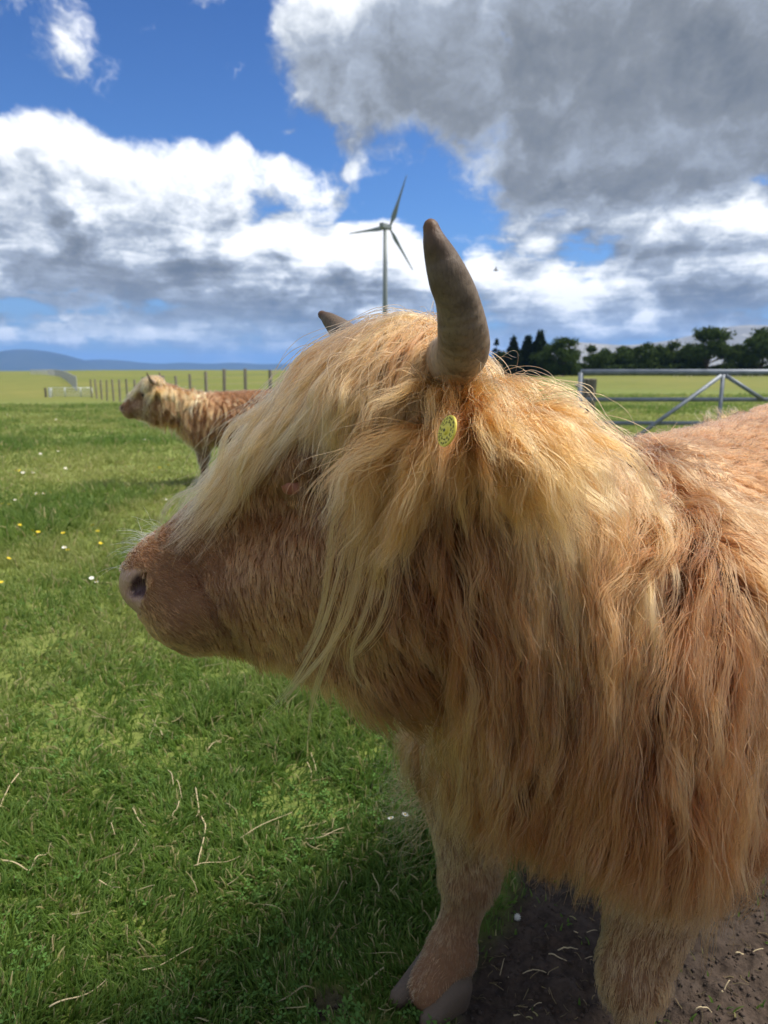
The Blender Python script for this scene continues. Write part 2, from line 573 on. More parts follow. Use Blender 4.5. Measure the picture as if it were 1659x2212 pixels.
# ------------------------------------------------------------------ animals: signed distance bodies
class Field:
    """signed distance on a grid, blended from tapered capsules and ellipsoids"""

    def __init__(self, lo, hi, vox):
        self.lo, self.vox = np.asarray(lo, float), vox
        self.n = np.ceil((np.asarray(hi) - self.lo) / vox).astype(int) + 1
        self.D = np.full(self.n, 0.25, np.float32)

    def _sub(self, lo, hi):
        i0 = np.clip(((lo - self.lo) / self.vox).astype(int), 0, self.n - 1)
        i1 = np.clip(((hi - self.lo) / self.vox).astype(int) + 2, 1, self.n)
        g = [self.lo[k] + self.vox * np.arange(i0[k], i1[k], dtype=np.float32) for k in range(3)]
        sl = tuple(slice(i0[k], i1[k]) for k in range(3))
        return sl, g[0][:, None, None].astype(np.float32), g[1][None, :, None].astype(np.float32), g[2][None, None, :].astype(np.float32)

    def _mix(self, sl, d, k, cut):
        A = self.D[sl]
        if cut:
            h = np.clip(0.5 - 0.5 * (A + d) / k, 0, 1)
            self.D[sl] = A + (-d - A) * h + k * h * (1 - h)
        else:
            h = np.clip(0.5 + 0.5 * (A - d) / k, 0, 1)
            self.D[sl] = A + (d - A) * h - k * h * (1 - h)

    def cone(self, a, b, ra, rb, k=0.03, cut=False):
        a, b = np.asarray(a, float), np.asarray(b, float)
        R = max(ra, rb) + 0.16
        sl, x, y, z = self._sub(np.minimum(a, b) - R, np.maximum(a, b) + R)
        ba = b - a
        L = max(float(ba @ ba), 1e-9)
        h = np.clip(((x - a[0]) * ba[0] + (y - a[1]) * ba[1] + (z - a[2]) * ba[2]) / L, 0, 1)
        d = np.sqrt((x - a[0] - h * ba[0]) ** 2 + (y - a[1] - h * ba[1]) ** 2 + (z - a[2] - h * ba[2]) ** 2) - (ra + (rb - ra) * h)
        self._mix(sl, d, k, cut)

    def ell(self, c, r, axes=None, k=0.03, cut=False):
        c, r = np.asarray(c, float), np.asarray(r, float)
        axes = np.eye(3) if axes is None else np.asarray(axes, float)
        R = r.max() + 0.16
        sl, x, y, z = self._sub(c - R, c + R)
        p = [(x - c[0]) * ax[0] + (y - c[1]) * ax[1] + (z - c[2]) * ax[2] for ax in axes]
        k0 = np.sqrt(sum((q / r[i]) ** 2 for i, q in enumerate(p)))
        k1 = np.sqrt(sum((q / r[i] ** 2) ** 2 for i, q in enumerate(p)))
        self._mix(sl, k0 * (k0 - 1) / np.maximum(k1, 1e-6), k, cut)

    def mesh(self, name):
        lim = 4 * self.vox
        g = openvdb.FloatGrid(background=lim)
        g.copyFromArray(np.ascontiguousarray(np.clip(self.D, -lim, lim)))
        pts, quads = g.convertToQuads(isovalue=0.0)
        return mesh_np(name, pts * self.vox + self.lo, quads[:, ::-1] if True else quads)

    def at(self, p):
        q = (p - self.lo) / self.vox
        q = np.clip(q, 0, self.n - 1.001)
        i = q.astype(int)
        f = (q - i).astype(np.float32)
        D = self.D
        x0, y0, z0 = i[..., 0], i[..., 1], i[..., 2]
        fx, fy, fz = f[..., 0], f[..., 1], f[..., 2]
        c00 = D[x0, y0, z0] * (1 - fx) + D[x0 + 1, y0, z0] * fx
        c10 = D[x0, y0 + 1, z0] * (1 - fx) + D[x0 + 1, y0 + 1, z0] * fx
        c01 = D[x0, y0, z0 + 1] * (1 - fx) + D[x0 + 1, y0, z0 + 1] * fx
        c11 = D[x0, y0 + 1, z0 + 1] * (1 - fx) + D[x0 + 1, y0 + 1, z0 + 1] * fx
        return (c00 * (1 - fy) + c10 * fy) * (1 - fz) + (c01 * (1 - fy) + c11 * fy) * fz

    def grad(self, p):
        e = self.vox * 1.5
        g = np.empty(p.shape)
        for k in range(3):
            d = np.zeros(3)
            d[k] = e
            g[..., k] = self.at(p + d) - self.at(p - d)
        return unit(g)

    def hit(self, o, d, t0=0.2, t1=3.0):
        """first surface point along a ray"""
        t = np.arange(t0, t1, self.vox * 0.5)
        pts = np.asarray(o) + t[:, None] * np.asarray(d)
        v = self.at(pts)
        i = int(np.argmax(v < 0))
        return pts[i]


HEAD0 = P(900, 780, 1.0)                 # poll of the near animal, in the plane of its head
_PX = {}


def hpx(px, py):
    """head coordinates (forward, up) of a photograph position in the head's own middle plane"""
    q = P(px, py, 1.0)
    return HEAD0[0] - q[0], q[2] - HEAD0[2]


class Pose:
    def __init__(self, O, yaw, poll, hyaw, scale=1.0, hroll=0.0):
        self.O = np.array([O[0], O[1], 0.0])
        self.a = np.array([math.cos(yaw), math.sin(yaw), 0])        # towards the tail
        self.n = np.array([math.sin(yaw), -math.cos(yaw), 0])       # towards the animal's left
        self.poll = np.asarray(poll, float)
        self.f = np.array([-math.cos(hyaw), -math.sin(hyaw), 0])
        self.l = np.array([math.sin(hyaw), -math.cos(hyaw), 0])
        self.s = scale

    def B(self, s, l, z):
        return self.O + self.s * (s * self.a + l * self.n + np.array([0, 0, z]))

    def H(self, px, py, lat=0.0):
        f, u = hpx(px, py)
        return self.poll + self.s * (f * self.f + lat * self.l + np.array([0, 0, u]))

    def head_coords(self, p):
        q = (p - self.poll) / self.s
        return q @ self.f, q @ self.l, q[..., 2]

    def body_coords(self, p):
        q = (p - self.O) / self.s
        return q @ self.a, q @ self.n, q[..., 2]


def build_body(ps, legs, vox, lo, hi):
    Fd = Field(lo, hi, vox)
    s = ps.s
    A3 = [ps.a, ps.n, np.array([0, 0, 1.0])]
    B, H = ps.B, ps.H

    def cone(a, b, ra, rb, k=0.03, **kw):
        Fd.cone(a, b, ra * s, rb * s, k * s, **kw)

    def ell(c, r, axes=A3, k=0.05, **kw):
        Fd.ell(c, np.array(r) * s, axes, k * s, **kw)

    # trunk
    cone(B(0.30, 0, 0.74), B(1.02, 0, 0.74), 0.29, 0.31, 0.06)
    ell(B(0.14, 0.01, 0.75), (0.26, 0.22, 0.28), k=0.08)
    ell(B(-0.03, 0.02, 0.66), (0.15, 0.15, 0.18), k=0.09)
    cone(B(0.14, 0, 0.93), B(1.0, 0, 0.95), 0.10, 0.13, 0.12)
    ell(B(1.12, 0, 0.80), (0.27, 0.25, 0.29), k=0.10)
    ell(B(0.04, 0.19, 0.70), (0.17, 0.10, 0.27), k=0.08)
    ell(B(0.08, -0.17, 0.72), (0.15, 0.08, 0.25), k=0.07)
    for sd in (1, -1):
        ell(B(1.15, 0.18 * sd, 0.66), (0.20, 0.10, 0.28), k=0.08)
    # legs: upper, knee, fetlock, toe
    for (top, rt, knee, rk, fet, rf, toe) in legs:
        cone(top, knee, rt, rk, 0.06)
        cone(knee, knee + (fet - knee) * 0.36, rk * 0.90, rf * 0.80, 0.015)
        cone(knee + (fet - knee) * 0.36, fet, rf * 0.80, rf, 0.015)
        ell(knee + np.array([-0.008, -0.008, 0.0]) * s, (rk * 1.0, rk * 1.0, rk * 1.25), k=0.02)
        cone(fet, fet + (toe - fet) * 0.55, rf * 1.12, rf * 1.0, 0.02)
    # neck
    cone(H(945, 978), B(0.10, 0, 0.835), 0.084, 0.106, 0.05)
    cone(H(850, 1190), B(0.02, 0, 0.77), 0.13, 0.162, 0.08)
    cone(H(600, 1330), H(850, 1400), 0.055, 0.085, 0.05)
    cone(H(890, 1060), B(0.04, 0, 0.81), 0.122, 0.185, 0.06)
    # skull
    for sd in (1, -1):
        cone(H(900, 828, 0.045 * sd), H(820, 905, 0.05 * sd), 0.064, 0.073, 0.04)
        ell(H(680, 1000, 0.068 * sd), (0.05, 0.04, 0.042), k=0.04)
        cone(H(520, 1265, 0.030 * sd), H(740, 1200, 0.030 * sd), 0.062, 0.105, 0.05)
        cone(H(338, 1252, 0.022 * sd), H(412, 1300, 0.028 * sd), 0.037, 0.051, 0.03)
    cone(H(820, 842), H(368, 1208), 0.064, 0.040, 0.05)
    cone(H(324, 1262), H(420, 1328), 0.036, 0.047, 0.03)
    cone(H(432, 1344), H(560, 1338), 0.036, 0.05, 0.025)
    cone(H(362, 1340), H(425, 1358), 0.027, 0.032, 0.02)
    # mouth line, nostrils, eye sockets
    hx = [ps.f, ps.l, np.array([0, 0, 1.0])]
    for sd in (1, -1):
        cone(H(335, 1372, 0.040 * sd), H(470, 1392, 0.062 * sd), 0.009, 0.007, 0.010, cut=True)
    return Fd


def claw_field(foot, toe, s, vox=0.004):
    """the two claws of one hoof"""
    foot, toe = np.asarray(foot, float), np.asarray(toe, float)
    d = unit(toe - foot)
    w = np.array([d[1], -d[0], 0])
    Fd = Field(np.minimum(foot, toe) - 0.12 * s - [0, 0, 0.05], np.maximum(foot, toe) + 0.12 * s, vox)
    up = np.array([0, 0, 1.0])
    for sd in (1, -1):
        heel = foot - d * 0.02 * s + w * 0.030 * s * sd
        tip = toe + w * (0.036 * s * sd) + d * (0.008 * s * sd)
        Fd.cone(heel + up * 0.05 * s, tip + up * 0.018 * s, 0.034 * s, 0.017 * s, 0.004)
        Fd.cone(heel + up * 0.022 * s, tip + up * 0.012 * s, 0.030 * s, 0.015 * s, 0.012)
    mid = (foot + toe) / 2
    Fd.ell(mid - up * 3.0, (3.0, 3.0, 3.0), None, 0.004, cut=True)
    return Fd

# ------------------------------------------------------------------ materials of the animals
def hair_material(name, rough=0.45):
    m, N, out = new_mat(name)
    at = N.n('ShaderNodeAttribute', attribute_name='tint')
    hi = N.n('ShaderNodeHairInfo')
    # roots redder than the bleached tips, and darkened to paint shade between locks
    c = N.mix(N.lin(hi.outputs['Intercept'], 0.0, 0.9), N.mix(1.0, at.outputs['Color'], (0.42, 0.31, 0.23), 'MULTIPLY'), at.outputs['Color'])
    h = N.n('ShaderNodeBsdfHairPrincipled', model='CHIANG', parametrization='COLOR')
    N.put(h.inputs['Color'], c)
    h.inputs['Roughness'].default_value = rough
    h.inputs['Radial Roughness'].default_value = 0.55
    h.inputs['Coat'].default_value = 0.0
    h.inputs['IOR'].default_value = 1.5
    N.L.new(h.outputs[0], out.inputs[0])
    return m


def hide_material():
    m, N, out = new_mat('hide')
    at = N.n('ShaderNodeAttribute', attribute_name='skin')
    co = N.n('ShaderNodeTexCoord').outputs['Object']
    n = N.noise(co, 90, 4, 0.6)
    pores = N.voro(N.v('SCALE', co, 1.0), 420, 0.3)
    c = N.mix(N.ss(n, 0.2, 0.8), N.mix(1.0, at.outputs['Color'], (0.75, 0.7, 0.68), 'MULTIPLY'), at.outputs['Color'])
    wet = at.outputs['Alpha']
    principled(N, out, c, N.lin(wet, 0, 1, 0.8, 0.38), 0.4, 0.0, bump(N, N.m('ADD', n, N.m('MULTIPLY', pores, N.lin(wet, 0, 1, 1.0, 2.4))), 0.5, 0.0018))
    return m


def horn_material():
    m, N, out = new_mat('horn')
    at = N.n('ShaderNodeAttribute', attribute_name='along')
    t = N.sep(at.outputs['Color'])[0]
    co = N.n('ShaderNodeTexCoord').outputs['Object']
    n = N.noise(co, 26, 6, 0.65)
    fine = N.noise(N.v('MULTIPLY', co, (260, 260, 60)), 1.0, 4, 0.6)
    spots = N.ss(N.noise(co, 130, 3, 0.7), 0.6, 0.72)
    r = N.n('ShaderNodeValToRGB')
    N.put(r.inputs[0], N.m('ADD', t, N.m('MULTIPLY', N.m('SUBTRACT', n, 0.5), 0.22)))
    e = r.color_ramp.elements
    e[0].position, e[0].color = 0.0, (0.46, 0.36, 0.28, 1)
    e[1].position, e[1].color = 1.0, (0.15, 0.075, 0.036, 1)
    for p, c in ((0.16, (0.42, 0.31, 0.22, 1)), (0.3, (0.21, 0.15, 0.10, 1)), (0.5, (0.155, 0.115, 0.08, 1)), (0.72, (0.11, 0.078, 0.054, 1)), (0.9, (0.085, 0.048, 0.030, 1))):
        e.new(p).color = c
    c = N.mix(N.m('MULTIPLY', spots, 0.6), r.outputs[0], (0.045, 0.032, 0.024))
    c = N.mix(N.m('MULTIPLY', N.ss(n, 0.50, 0.66), 0.6), c, (0.075, 0.05, 0.034))
    c = N.mix(N.m('MULTIPLY', N.ss(fine, 0.45, 0.68), 0.4), c, (0.055, 0.04, 0.03))
    rings = N.m('SINE', N.m('MULTIPLY', N.m('ADD', t, N.m('MULTIPLY', n, 0.06)), 150))
    h = N.m('ADD', N.m('MULTIPLY', rings, N.lin(t, 0.12, 0.62, 0.55, 0.0)), N.m('MULTIPLY', fine, 1.0))
    principled(N, out, c, N.lin(n, 0.3, 0.7, 0.45, 0.68), 0.3, 0.0, bump(N, N.m('ADD', h, n), 0.4, 0.003))
    return m


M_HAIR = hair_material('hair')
M_HIDE = hide_material()
M_HORN = horn_material()
M_HOOF = plain('hoof_horn', (0.088, 0.062, 0.043), 0.65, 0.6, 22, bstr=0.4)


def eye_material():
    m, N, out = new_mat('eyeball')
    principled(N, out, (0.022, 0.011, 0.007), 0.12, 0.5)
    return m


M_EYE = eye_material()
M_TEAR = plain('tear_duct_skin', (0.26, 0.095, 0.06), 0.35, 0.25, 120)


def tag_material():
    m, N, out = new_mat('yellow_plastic')
    co = N.n('ShaderNodeTexCoord').outputs['Object']
    n = N.noise(co, 300, 4, 0.6)
    c = N.mix(N.ss(n, 0.5, 0.75), (0.74, 0.62, 0.09), (0.58, 0.47, 0.10))
    principled(N, out, c, 0.4, 0.4)
    return m


M_TAG = tag_material()
M_INK = plain('tag_print', (0.07, 0.06, 0.03), 0.6, 0.3, 300)


# ------------------------------------------------------------------ grooming
CAMP = np.array([0, 0, CAMH])


def project(p):
    q = p - CAMP
    zc = q[..., 1] * CP - q[..., 2] * SP
    yc = q[..., 1] * SP + q[..., 2] * CP
    zc = np.where(np.abs(zc) < 1e-4, 1e-4, zc)
    return 829.5 + F * q[..., 0] / zc, 1106 - F * yc / zc, zc


def lerp_strands(G, idx, tt):
    """points of guides G (m,K,3) picked by idx (n) at parameters tt (n,k) in 0..1"""
    K = G.shape[1]
    q = np.clip(tt, 0, 1) * (K - 1)
    i = np.minimum(q.astype(int), K - 2)
    f = (q - i)[..., None]
    g = G[idx]
    r = np.arange(len(idx))[:, None]
    return g[r, i] * (1 - f) + g[r, i + 1] * f


def grow(Fd, roots, d0, length, K, flow, bend, lift, noise=0.0, stick=0.0):
    """guides that leave the skin along d0 and fall along flow, sliding over the body"""
    x = roots.copy()
    d = unit(d0)
    out = [x.copy()]
    step = (length / (K - 1))[:, None]
    for k in range(1, K):
        t = k / (K - 1)
        w = np.clip(bend * (0.35 + 0.9 * t), 0, 0.9)
        tgt = flow(x, t)
        if noise:
            tgt = tgt + rng.normal(0, noise, x.shape)
        d = unit(d * (1 - w) + tgt * w)
        x = x + d * step
        if Fd is not None:
            dist = Fd.at(x)
            if stick:
                gs = Fd.grad(x)
                x = x - gs * (np.clip(dist - lift * 1.6, 0, 0.02) * stick * (dist < 0.12))[:, None]
                dist = Fd.at(x)
            near_ = np.clip(lift * min(1.0, 0.35 + 1.2 * t) - dist, 0, 0.08)
            if near_.max() > 0:
                g = Fd.grad(x)
                x = x + g * near_[:, None]
                inward = np.minimum((d * g).sum(1, keepdims=True), 0)
                d = np.where(near_[:, None] > 0, unit(d - g * inward), d)
        out.append(x.copy())
    return np.stack(out, 1)


def wave(G, amp, lam, start=0.25):
    """loose S-shaped wave along guides, growing towards the tip"""
    m, K, _ = G.shape
    T = unit(np.gradient(G, axis=1))
    side = unit(np.cross(T, rng.normal(0, 1, (m, 1, 3))))
    L = np.linalg.norm(np.diff(G, axis=1), axis=2).sum(1)[:, None]
    t = np.linspace(0, 1, K)[None]
    ph = rng.uniform(0, 6.28, (m, 1))
    lam = lam * rng.uniform(0.7, 1.5, (m, 1))
    a = amp * rng.uniform(0.3, 1.6, (m, 1)) * np.clip((t - start * 0.4) / 0.6, 0, 1) ** 1.2
    return G + side * (a * (np.sin(t * L / lam * 6.28 + ph) - np.sin(ph)))[..., None]


def children(G, groots, roots, k, clump, spread=0.0015, lmin=0.6, lmax=1.05, stray=0.12, power=0.8, Fd=None, lift=0.0, tighten=1.0, glen=None):
    """strands that follow their nearest guide and draw together towards its tip"""
    kd = KDTree(len(groots))
    for i, r in enumerate(groots):
        kd.insert(r, i)
    kd.balance()
    idx = np.array([kd.find(r)[1] for r in roots])
    n = len(roots)
    lf = rng.uniform(lmin, lmax, (n, 1))
    t = np.linspace(0, 1, k)[None]
    base = lerp_strands(G, idx, np.minimum(t * lf, 1.0))
    c = np.clip((clump[idx][:, None] if isinstance(clump, np.ndarray) else clump) + rng.normal(0, 0.12, (n, 1)), 0, 0.97)
    loose = rng.random((n, 1)) < stray
    c = np.where(loose, c * 0.25, c)
    off = (roots - groots[idx])[:, None, :] * (1 - c * t ** power)[..., None] * tighten
    # each strand has a smooth wander of its own
    w = rng.normal(0, 1, (n, 3, 3))
    tt = t[..., None]
    wander = (w[:, 0:1] * np.sin(tt * 2.2) + 0.6 * w[:, 1:2] * np.sin(tt * 5.1) + 0.35 * w[:, 2:3] * np.sin(tt * 10.0))
    amp = spread * np.where(loose, 3.4, 1.0)[..., None]
    if glen is not None:
        amp = amp * np.clip(glen[idx] / 0.1, 0.05, 1.2)[:, None, None]
    pts = base + off + wander * amp * np.clip(tt * 2.5, 0, 1)
    pts[:, 0] = roots
    if Fd is not None:
        d = Fd.at(pts)
        tl = np.linspace(0, 1, k)[None]
        pen = np.clip(lift * np.minimum(tl * 3, 1) - d, 0, 0.03)
        m = pen.max(1) > 0
        if m.any():
            pts[m] += Fd.grad(pts[m]) * pen[m][..., None]
    return pts, idx


def taper(n, k, r0, r1=0.3):
    t = np.linspace(0, 1, k)[None]
    return (r0 * rng.uniform(0.75, 1.25, (n, 1))) * (1 - (1 - r1) * t ** 1.5)


class Skin:
    """random root points on the body, with normals and the zone each belongs to"""

    def __init__(self, me, Fd, ps, view=True):
        n = len(me.vertices)
        v = np.empty(n * 3, np.float32)
        me.vertices.foreach_get('co', v)
        self.v = v.reshape(-1, 3).astype(float)
        li = np.empty(len(me.loops), np.int32)
        me.loops.foreach_get('vertex_index', li)
        self.q = li.reshape(-1, 4)
        a, b, c, d = (self.v[self.q[:, i]] for i in range(4))
        self.area = 0.5 * np.linalg.norm(np.cross(c - a, d - b), axis=1)
        self.c = (a + b + c + d) / 4
        self.nrm = unit(np.cross(c - a, d - b))
        self.Fd, self.ps = Fd, ps
        g = Fd.grad(self.c)
        self.nrm *= np.sign((self.nrm * g).sum(1, keepdims=True))
        to = unit(CAMP - self.c)
        face = (self.nrm * to).sum(1)
        px, py, zc = project(self.c)
        infr = (px > -150) & (px < 1800) & (py > -100) & (py < 2350) & (zc > 0)
        self.lod = np.where(face > -0.3, 1.0, 0.3) * np.where(infr, 1.0, 0.16) if view else np.ones(len(face))

    def pick(self, weight, n):
        w = self.area * weight
        cum = np.cumsum(w)
        i = np.searchsorted(cum, rng.random(n) * cum[-1])
        i = np.minimum(i, len(w) - 1)
        u, v = rng.random((n, 1)), rng.random((n, 1))
        a, b, c, d = (self.v[self.q[i, k]] for k in range(4))
        p = (a * (1 - u) + b * u) * (1 - v) + (d * (1 - u) + c * u) * v
        return p, unit(self.nrm[i] * 0.5 + self.Fd.grad(p) * 0.5)


def head_px(ps, p):
    """where a point falls on the photograph's head plan, and its sideways distance from the middle plane"""
    hf, hl, hu = ps.head_coords(p)
    q = np.stack([HEAD0[0] - hf, 1.0 - np.clip(np.abs(hl), 0, 0.22), HEAD0[2] + hu], -1)
    px, py, _ = project(q)
    return px, py, hl


def zones(ps, p):
    px, py, hl = head_px(ps, p)
    s, l, z = ps.body_coords(p)
    back = px + (py - 760) * 0.30
    head = 1 - sstep(950, 1080, back)
    head = head * (np.abs(hl) < 0.21) * (py < 1560)
    return px, py, hl, s, l, z, head


def noise3(p, sc, seed):
    return fbm(p[:, 0] * sc + p[:, 2] * sc * 0.7 + 40, p[:, 1] * sc - p[:, 2] * sc * 0.7 + 40, 3, seed)


def hair_length(ps, p, nrm):
    px, py, hl, s, l, z, head = zones(ps, p)
    hlen = 0.009 + 0.019 * sstep(430, 600, px) + 0.03 * sstep(700, 900, px) + 0.012 * sstep(1380, 1480, py) * sstep(540, 640, px)
    ed = np.sqrt(((px - 668) / 1.3) ** 2 + (py - 1030) ** 2)
    hlen = hlen * (0.35 + 0.65 * sstep(40, 130, ed))
    blen = np.full(len(p), 0.125)
    blen = np.where(s > 0.35, 0.10, blen)
    blen = blen * (1 - 0.60 * sstep(0.35, 0.98, nrm[:, 2]) * sstep(-0.05, 0.35, s))
    blen = blen * (1 - 0.4 * sstep(0.9, 1.2, s))
    blen = blen * (0.55 + 0.45 * sstep(0.50, 0.68, z))
    leg = 1 - sstep(0.41, 0.58, z)
    blen = blen * (1 - leg) + 0.022 * leg
    blen = blen * (1 - 0.6 * (1 - sstep(0.12, 0.30, z)))
    thr = sstep(1270, 1360, py) * (1 - sstep(1620, 1720, py)) * (1 - sstep(930, 1010, px)) * (z > 0.5)
    hh = blen * (1 - head) + hlen * head
    return hh * (1 - thr) + np.minimum(hh, 0.065) * thr


def bare(ps, p):
    """the naked pad of the nose, nostrils, eyes, horn roots and hooves"""
    px, py, hl, s, l, z, head = zones(ps, p)
    eye = ((px - 682) / 52) ** 2 + ((py - 1048) / 26) ** 2 < 1
    eye |= ((px - 626) / 30) ** 2 + ((py - 1054) / 24) ** 2 < 1
    pad = (px < 316 - 0.25 * np.abs(py - 1262)) & (py > 1230) & (py < 1338)
    return (pad | eye) & (head > 0.5)


def coat_flow(ps):
    def fl(p, t):
        px, py, hl, s, l, z, head = zones(ps, p)
        n = len(p)
        d = np.zeros((n, 3))
        d[:, 2] = -1
        lean = (noise3(p, 3.0, 21) - 0.5)
        lean2 = (noise3(p, 7.0, 91) - 0.5)
        d += ps.a * (-0.06 * (1 - sstep(-0.1, 0.2, s)) + 0.16 * sstep(0.15, 0.5, s))[:, None]
        d += (ps.n * (0.9 * lean + 0.6 * lean2)[:, None] + ps.a * (1.1 * lean2)[:, None]) * (z > 0.3)[:, None]
        top = sstep(0.9, 1.05, z) * sstep(0.2, 0.35, s)
        d += ps.a * (1.2 * top)[:, None]
        thr = sstep(1270, 1360, py) * (1 - sstep(1620, 1720, py)) * (1 - sstep(930, 1010, px)) * (z > 0.5)
        d += ps.f * (-0.7 * thr)[:, None]
        muzzle = 1 - sstep(400, 520, px)
        hd = -ps.f * (0.18 + 0.75 * muzzle)[:, None]
        hd[:, 2] += -0.9 + 0.25 * muzzle
        hd += ps.f * (0.35 * lean)[:, None]
        return unit(d * (1 - head)[:, None] + hd * head[:, None])
    return fl


def mixc(a, b, f):
    f = np.asarray(f)[:, None]
    return np.asarray(a) * (1 - f) + np.asarray(b) * f


RED, TAN, BROWN, BLOND, PALE = (0.160, 0.056, 0.0185), (0.260, 0.104, 0.037), (0.20, 0.075, 0.026), (0.46, 0.255, 0.098), (0.64, 0.415, 0.185)


def coat_colour(ps, p, n3):
    px, py, hl, s, l, z, head = zones(ps, p)
    n = len(p)
    f = np.clip(n3 + rng.normal(0, 0.16, n), 0, 1)
    c = mixc(RED, TAN, f)
    face = mixc((0.26, 0.102, 0.038), (0.43, 0.205, 0.084), np.clip(0.5 * n3 + rng.normal(0.2, 0.2, n), 0, 1))
    c = c * (1 - head)[:, None] + face * head[:, None]
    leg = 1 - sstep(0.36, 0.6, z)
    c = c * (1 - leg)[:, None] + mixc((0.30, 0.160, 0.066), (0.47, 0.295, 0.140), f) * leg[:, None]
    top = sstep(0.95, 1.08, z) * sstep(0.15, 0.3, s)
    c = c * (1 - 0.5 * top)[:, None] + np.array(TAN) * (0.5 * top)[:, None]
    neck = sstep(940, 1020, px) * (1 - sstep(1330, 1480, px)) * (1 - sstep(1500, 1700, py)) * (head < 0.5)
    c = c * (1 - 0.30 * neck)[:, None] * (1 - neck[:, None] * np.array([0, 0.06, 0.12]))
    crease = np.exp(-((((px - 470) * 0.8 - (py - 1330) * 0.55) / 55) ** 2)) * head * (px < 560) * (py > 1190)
    c = c * (1 - 0.55 * crease)[:, None]  # shade of the crease behind the muzzle, painted into the hair colour
    return np.clip(c * rng.uniform(0.86, 1.12, (n, 1)), 0.01, 0.95)


def make_horn(name, path, rad, parent, sub=10):
    path, rad = np.asarray(path, float), np.asarray(rad, float)
    m = len(path)
    # Catmull-Rom through the points
    pp = np.vstack([2 * path[0] - path[1], path, 2 * path[-1] - path[-2]])
    rr = np.concatenate([[rad[0]], rad, [rad[-1]]])
    P_, R_ = [], []
    for i in range(1, m):
        for t in np.linspace(0, 1, sub, endpoint=(i == m - 1)):
            b = [0.5 * (-t ** 3 + 2 * t ** 2 - t), 0.5 * (3 * t ** 3 - 5 * t ** 2 + 2), 0.5 * (-3 * t ** 3 + 4 * t ** 2 + t), 0.5 * (t ** 3 - t ** 2)]
            P_.append(sum(b[j] * pp[i - 1 + j] for j in range(4)))
            R_.append(sum(b[j] * rr[i - 1 + j] for j in range(4)))
    P_, R_ = np.array(P_), np.array(R_)
    # blunt rounded tip
    tip = unit(P_[-1] - P_[-2])
    r0 = R_[-1]
    for a in (25, 50, 70, 85):
        P_ = np.vstack([P_, path[-1] + tip * r0 * 1.2 * math.sin(math.radians(a))])
        R_ = np.append(R_, r0 * math.cos(math.radians(a)))
    seg = 32
    v, f = lathe_tube(P_, R_, seg)
    v = np.array(v)
    t = np.repeat(np.linspace(0, 1, len(P_)), seg)
    w = 0.0016 * (noise3(v * 1.0, 45, 8) - 0.5) + 0.0022 * (noise3(v, 14, 18) - 0.5)
    ctr = np.repeat(P_, seg, 0)
    v = v + unit(v - ctr) * w[:, None] * (np.repeat(R_, seg) / 0.03)[:, None]
    me = mesh_from(name, v, f)
    vcol(me, 'along', np.stack([t, t, t], 1))
    return put(name, me, parent, [M_HORN])


def make_ear(ps, base, axis, up, length, width, parent, nroots):
    """cupped leaf-shaped ear; returns its object and hair roots on it"""
    axis, up = unit(axis), unit(up - np.dot(up, unit(axis)) * unit(axis))
    side = np.cross(axis, up)
    nu, nv = 14, 11
    V = []
    for layer in (0, 1):
        for i in range(nu):
            t = i / (nu - 1)
            w = width * (0.45 + 0.9 * math.sin(math.pi * min(1, t * 0.92 + 0.08)) ** 0.8) * (1 - t ** 4 * 0.92)
            for j in range(nv):
                s_ = -1 + 2 * j / (nv - 1)
                cup = 0.55 * w * (s_ * s_) * (1 - 0.5 * t)
                V.append(base + axis * (t * length) + side * (s_ * w * 0.5) - up * cup + up * (0.006 * ps.s * layer * (1 - abs(s_) ** 3) * (1 - t ** 5)))
    Fc = []
    N_ = nu * nv
    for layer in (0, 1):
        for i in range(nu - 1):
            for j in range(nv - 1):
                a = layer * N_ + i * nv + j
                q = (a, a + 1, a + nv + 1, a + nv)
                Fc.append(q if layer else q[::-1])
    rim = [i * nv for i in range(nu)] + [(nu - 1) * nv + j for j in range(1, nv)] + [i * nv + nv - 1 for i in range(nu - 2, -1, -1)]
    for a, b in zip(rim[:-1], rim[1:]):
        Fc.append((a, b, b + N_, a + N_))
    me = mesh_from('ear', V, Fc)
    c = np.tile(np.array([[0.30, 0.165, 0.085]]), (len(V), 1))
    vcol(me, 'skin', c)
    o = put('ear', me, parent, [M_HIDE])
    V = np.array(V)
    t = rng.random(nroots) ** 0.8
    s_ = np.clip(rng.normal(0, 0.75, nroots), -1, 1)
    i = np.minimum((t * (nu - 1)).astype(int), nu - 2)
    j = np.minimum(((s_ + 1) / 2 * (nv - 1)).astype(int), nv - 2)
    lay = rng.integers(0, 2, nroots) * N_
    a = V[lay + i * nv + j]
    b = V[lay + (i + 1) * nv + j + 1]
    r = a + (b - a) * rng.random((nroots, 1))
    return o, r, t, s_, axis, up, side


def on_head(Fd, ps, px, py, sd):
    """skin point on one side of the head that lies under a place in the side view"""
    a = 0.06
    for _ in range(6):
        q = P(px, py, 1.0 - a)
        f, u = HEAD0[0] - q[0], q[2] - HEAD0[2]
        o = ps.poll + ps.s * (f * ps.f + 0.3 * sd * ps.l + np.array([0, 0, u]))
        h = Fd.hit(o, -ps.l * sd, 0.0, 0.6 * ps.s)
        a = abs(float((h - ps.poll) @ ps.l)) / ps.s
    return h


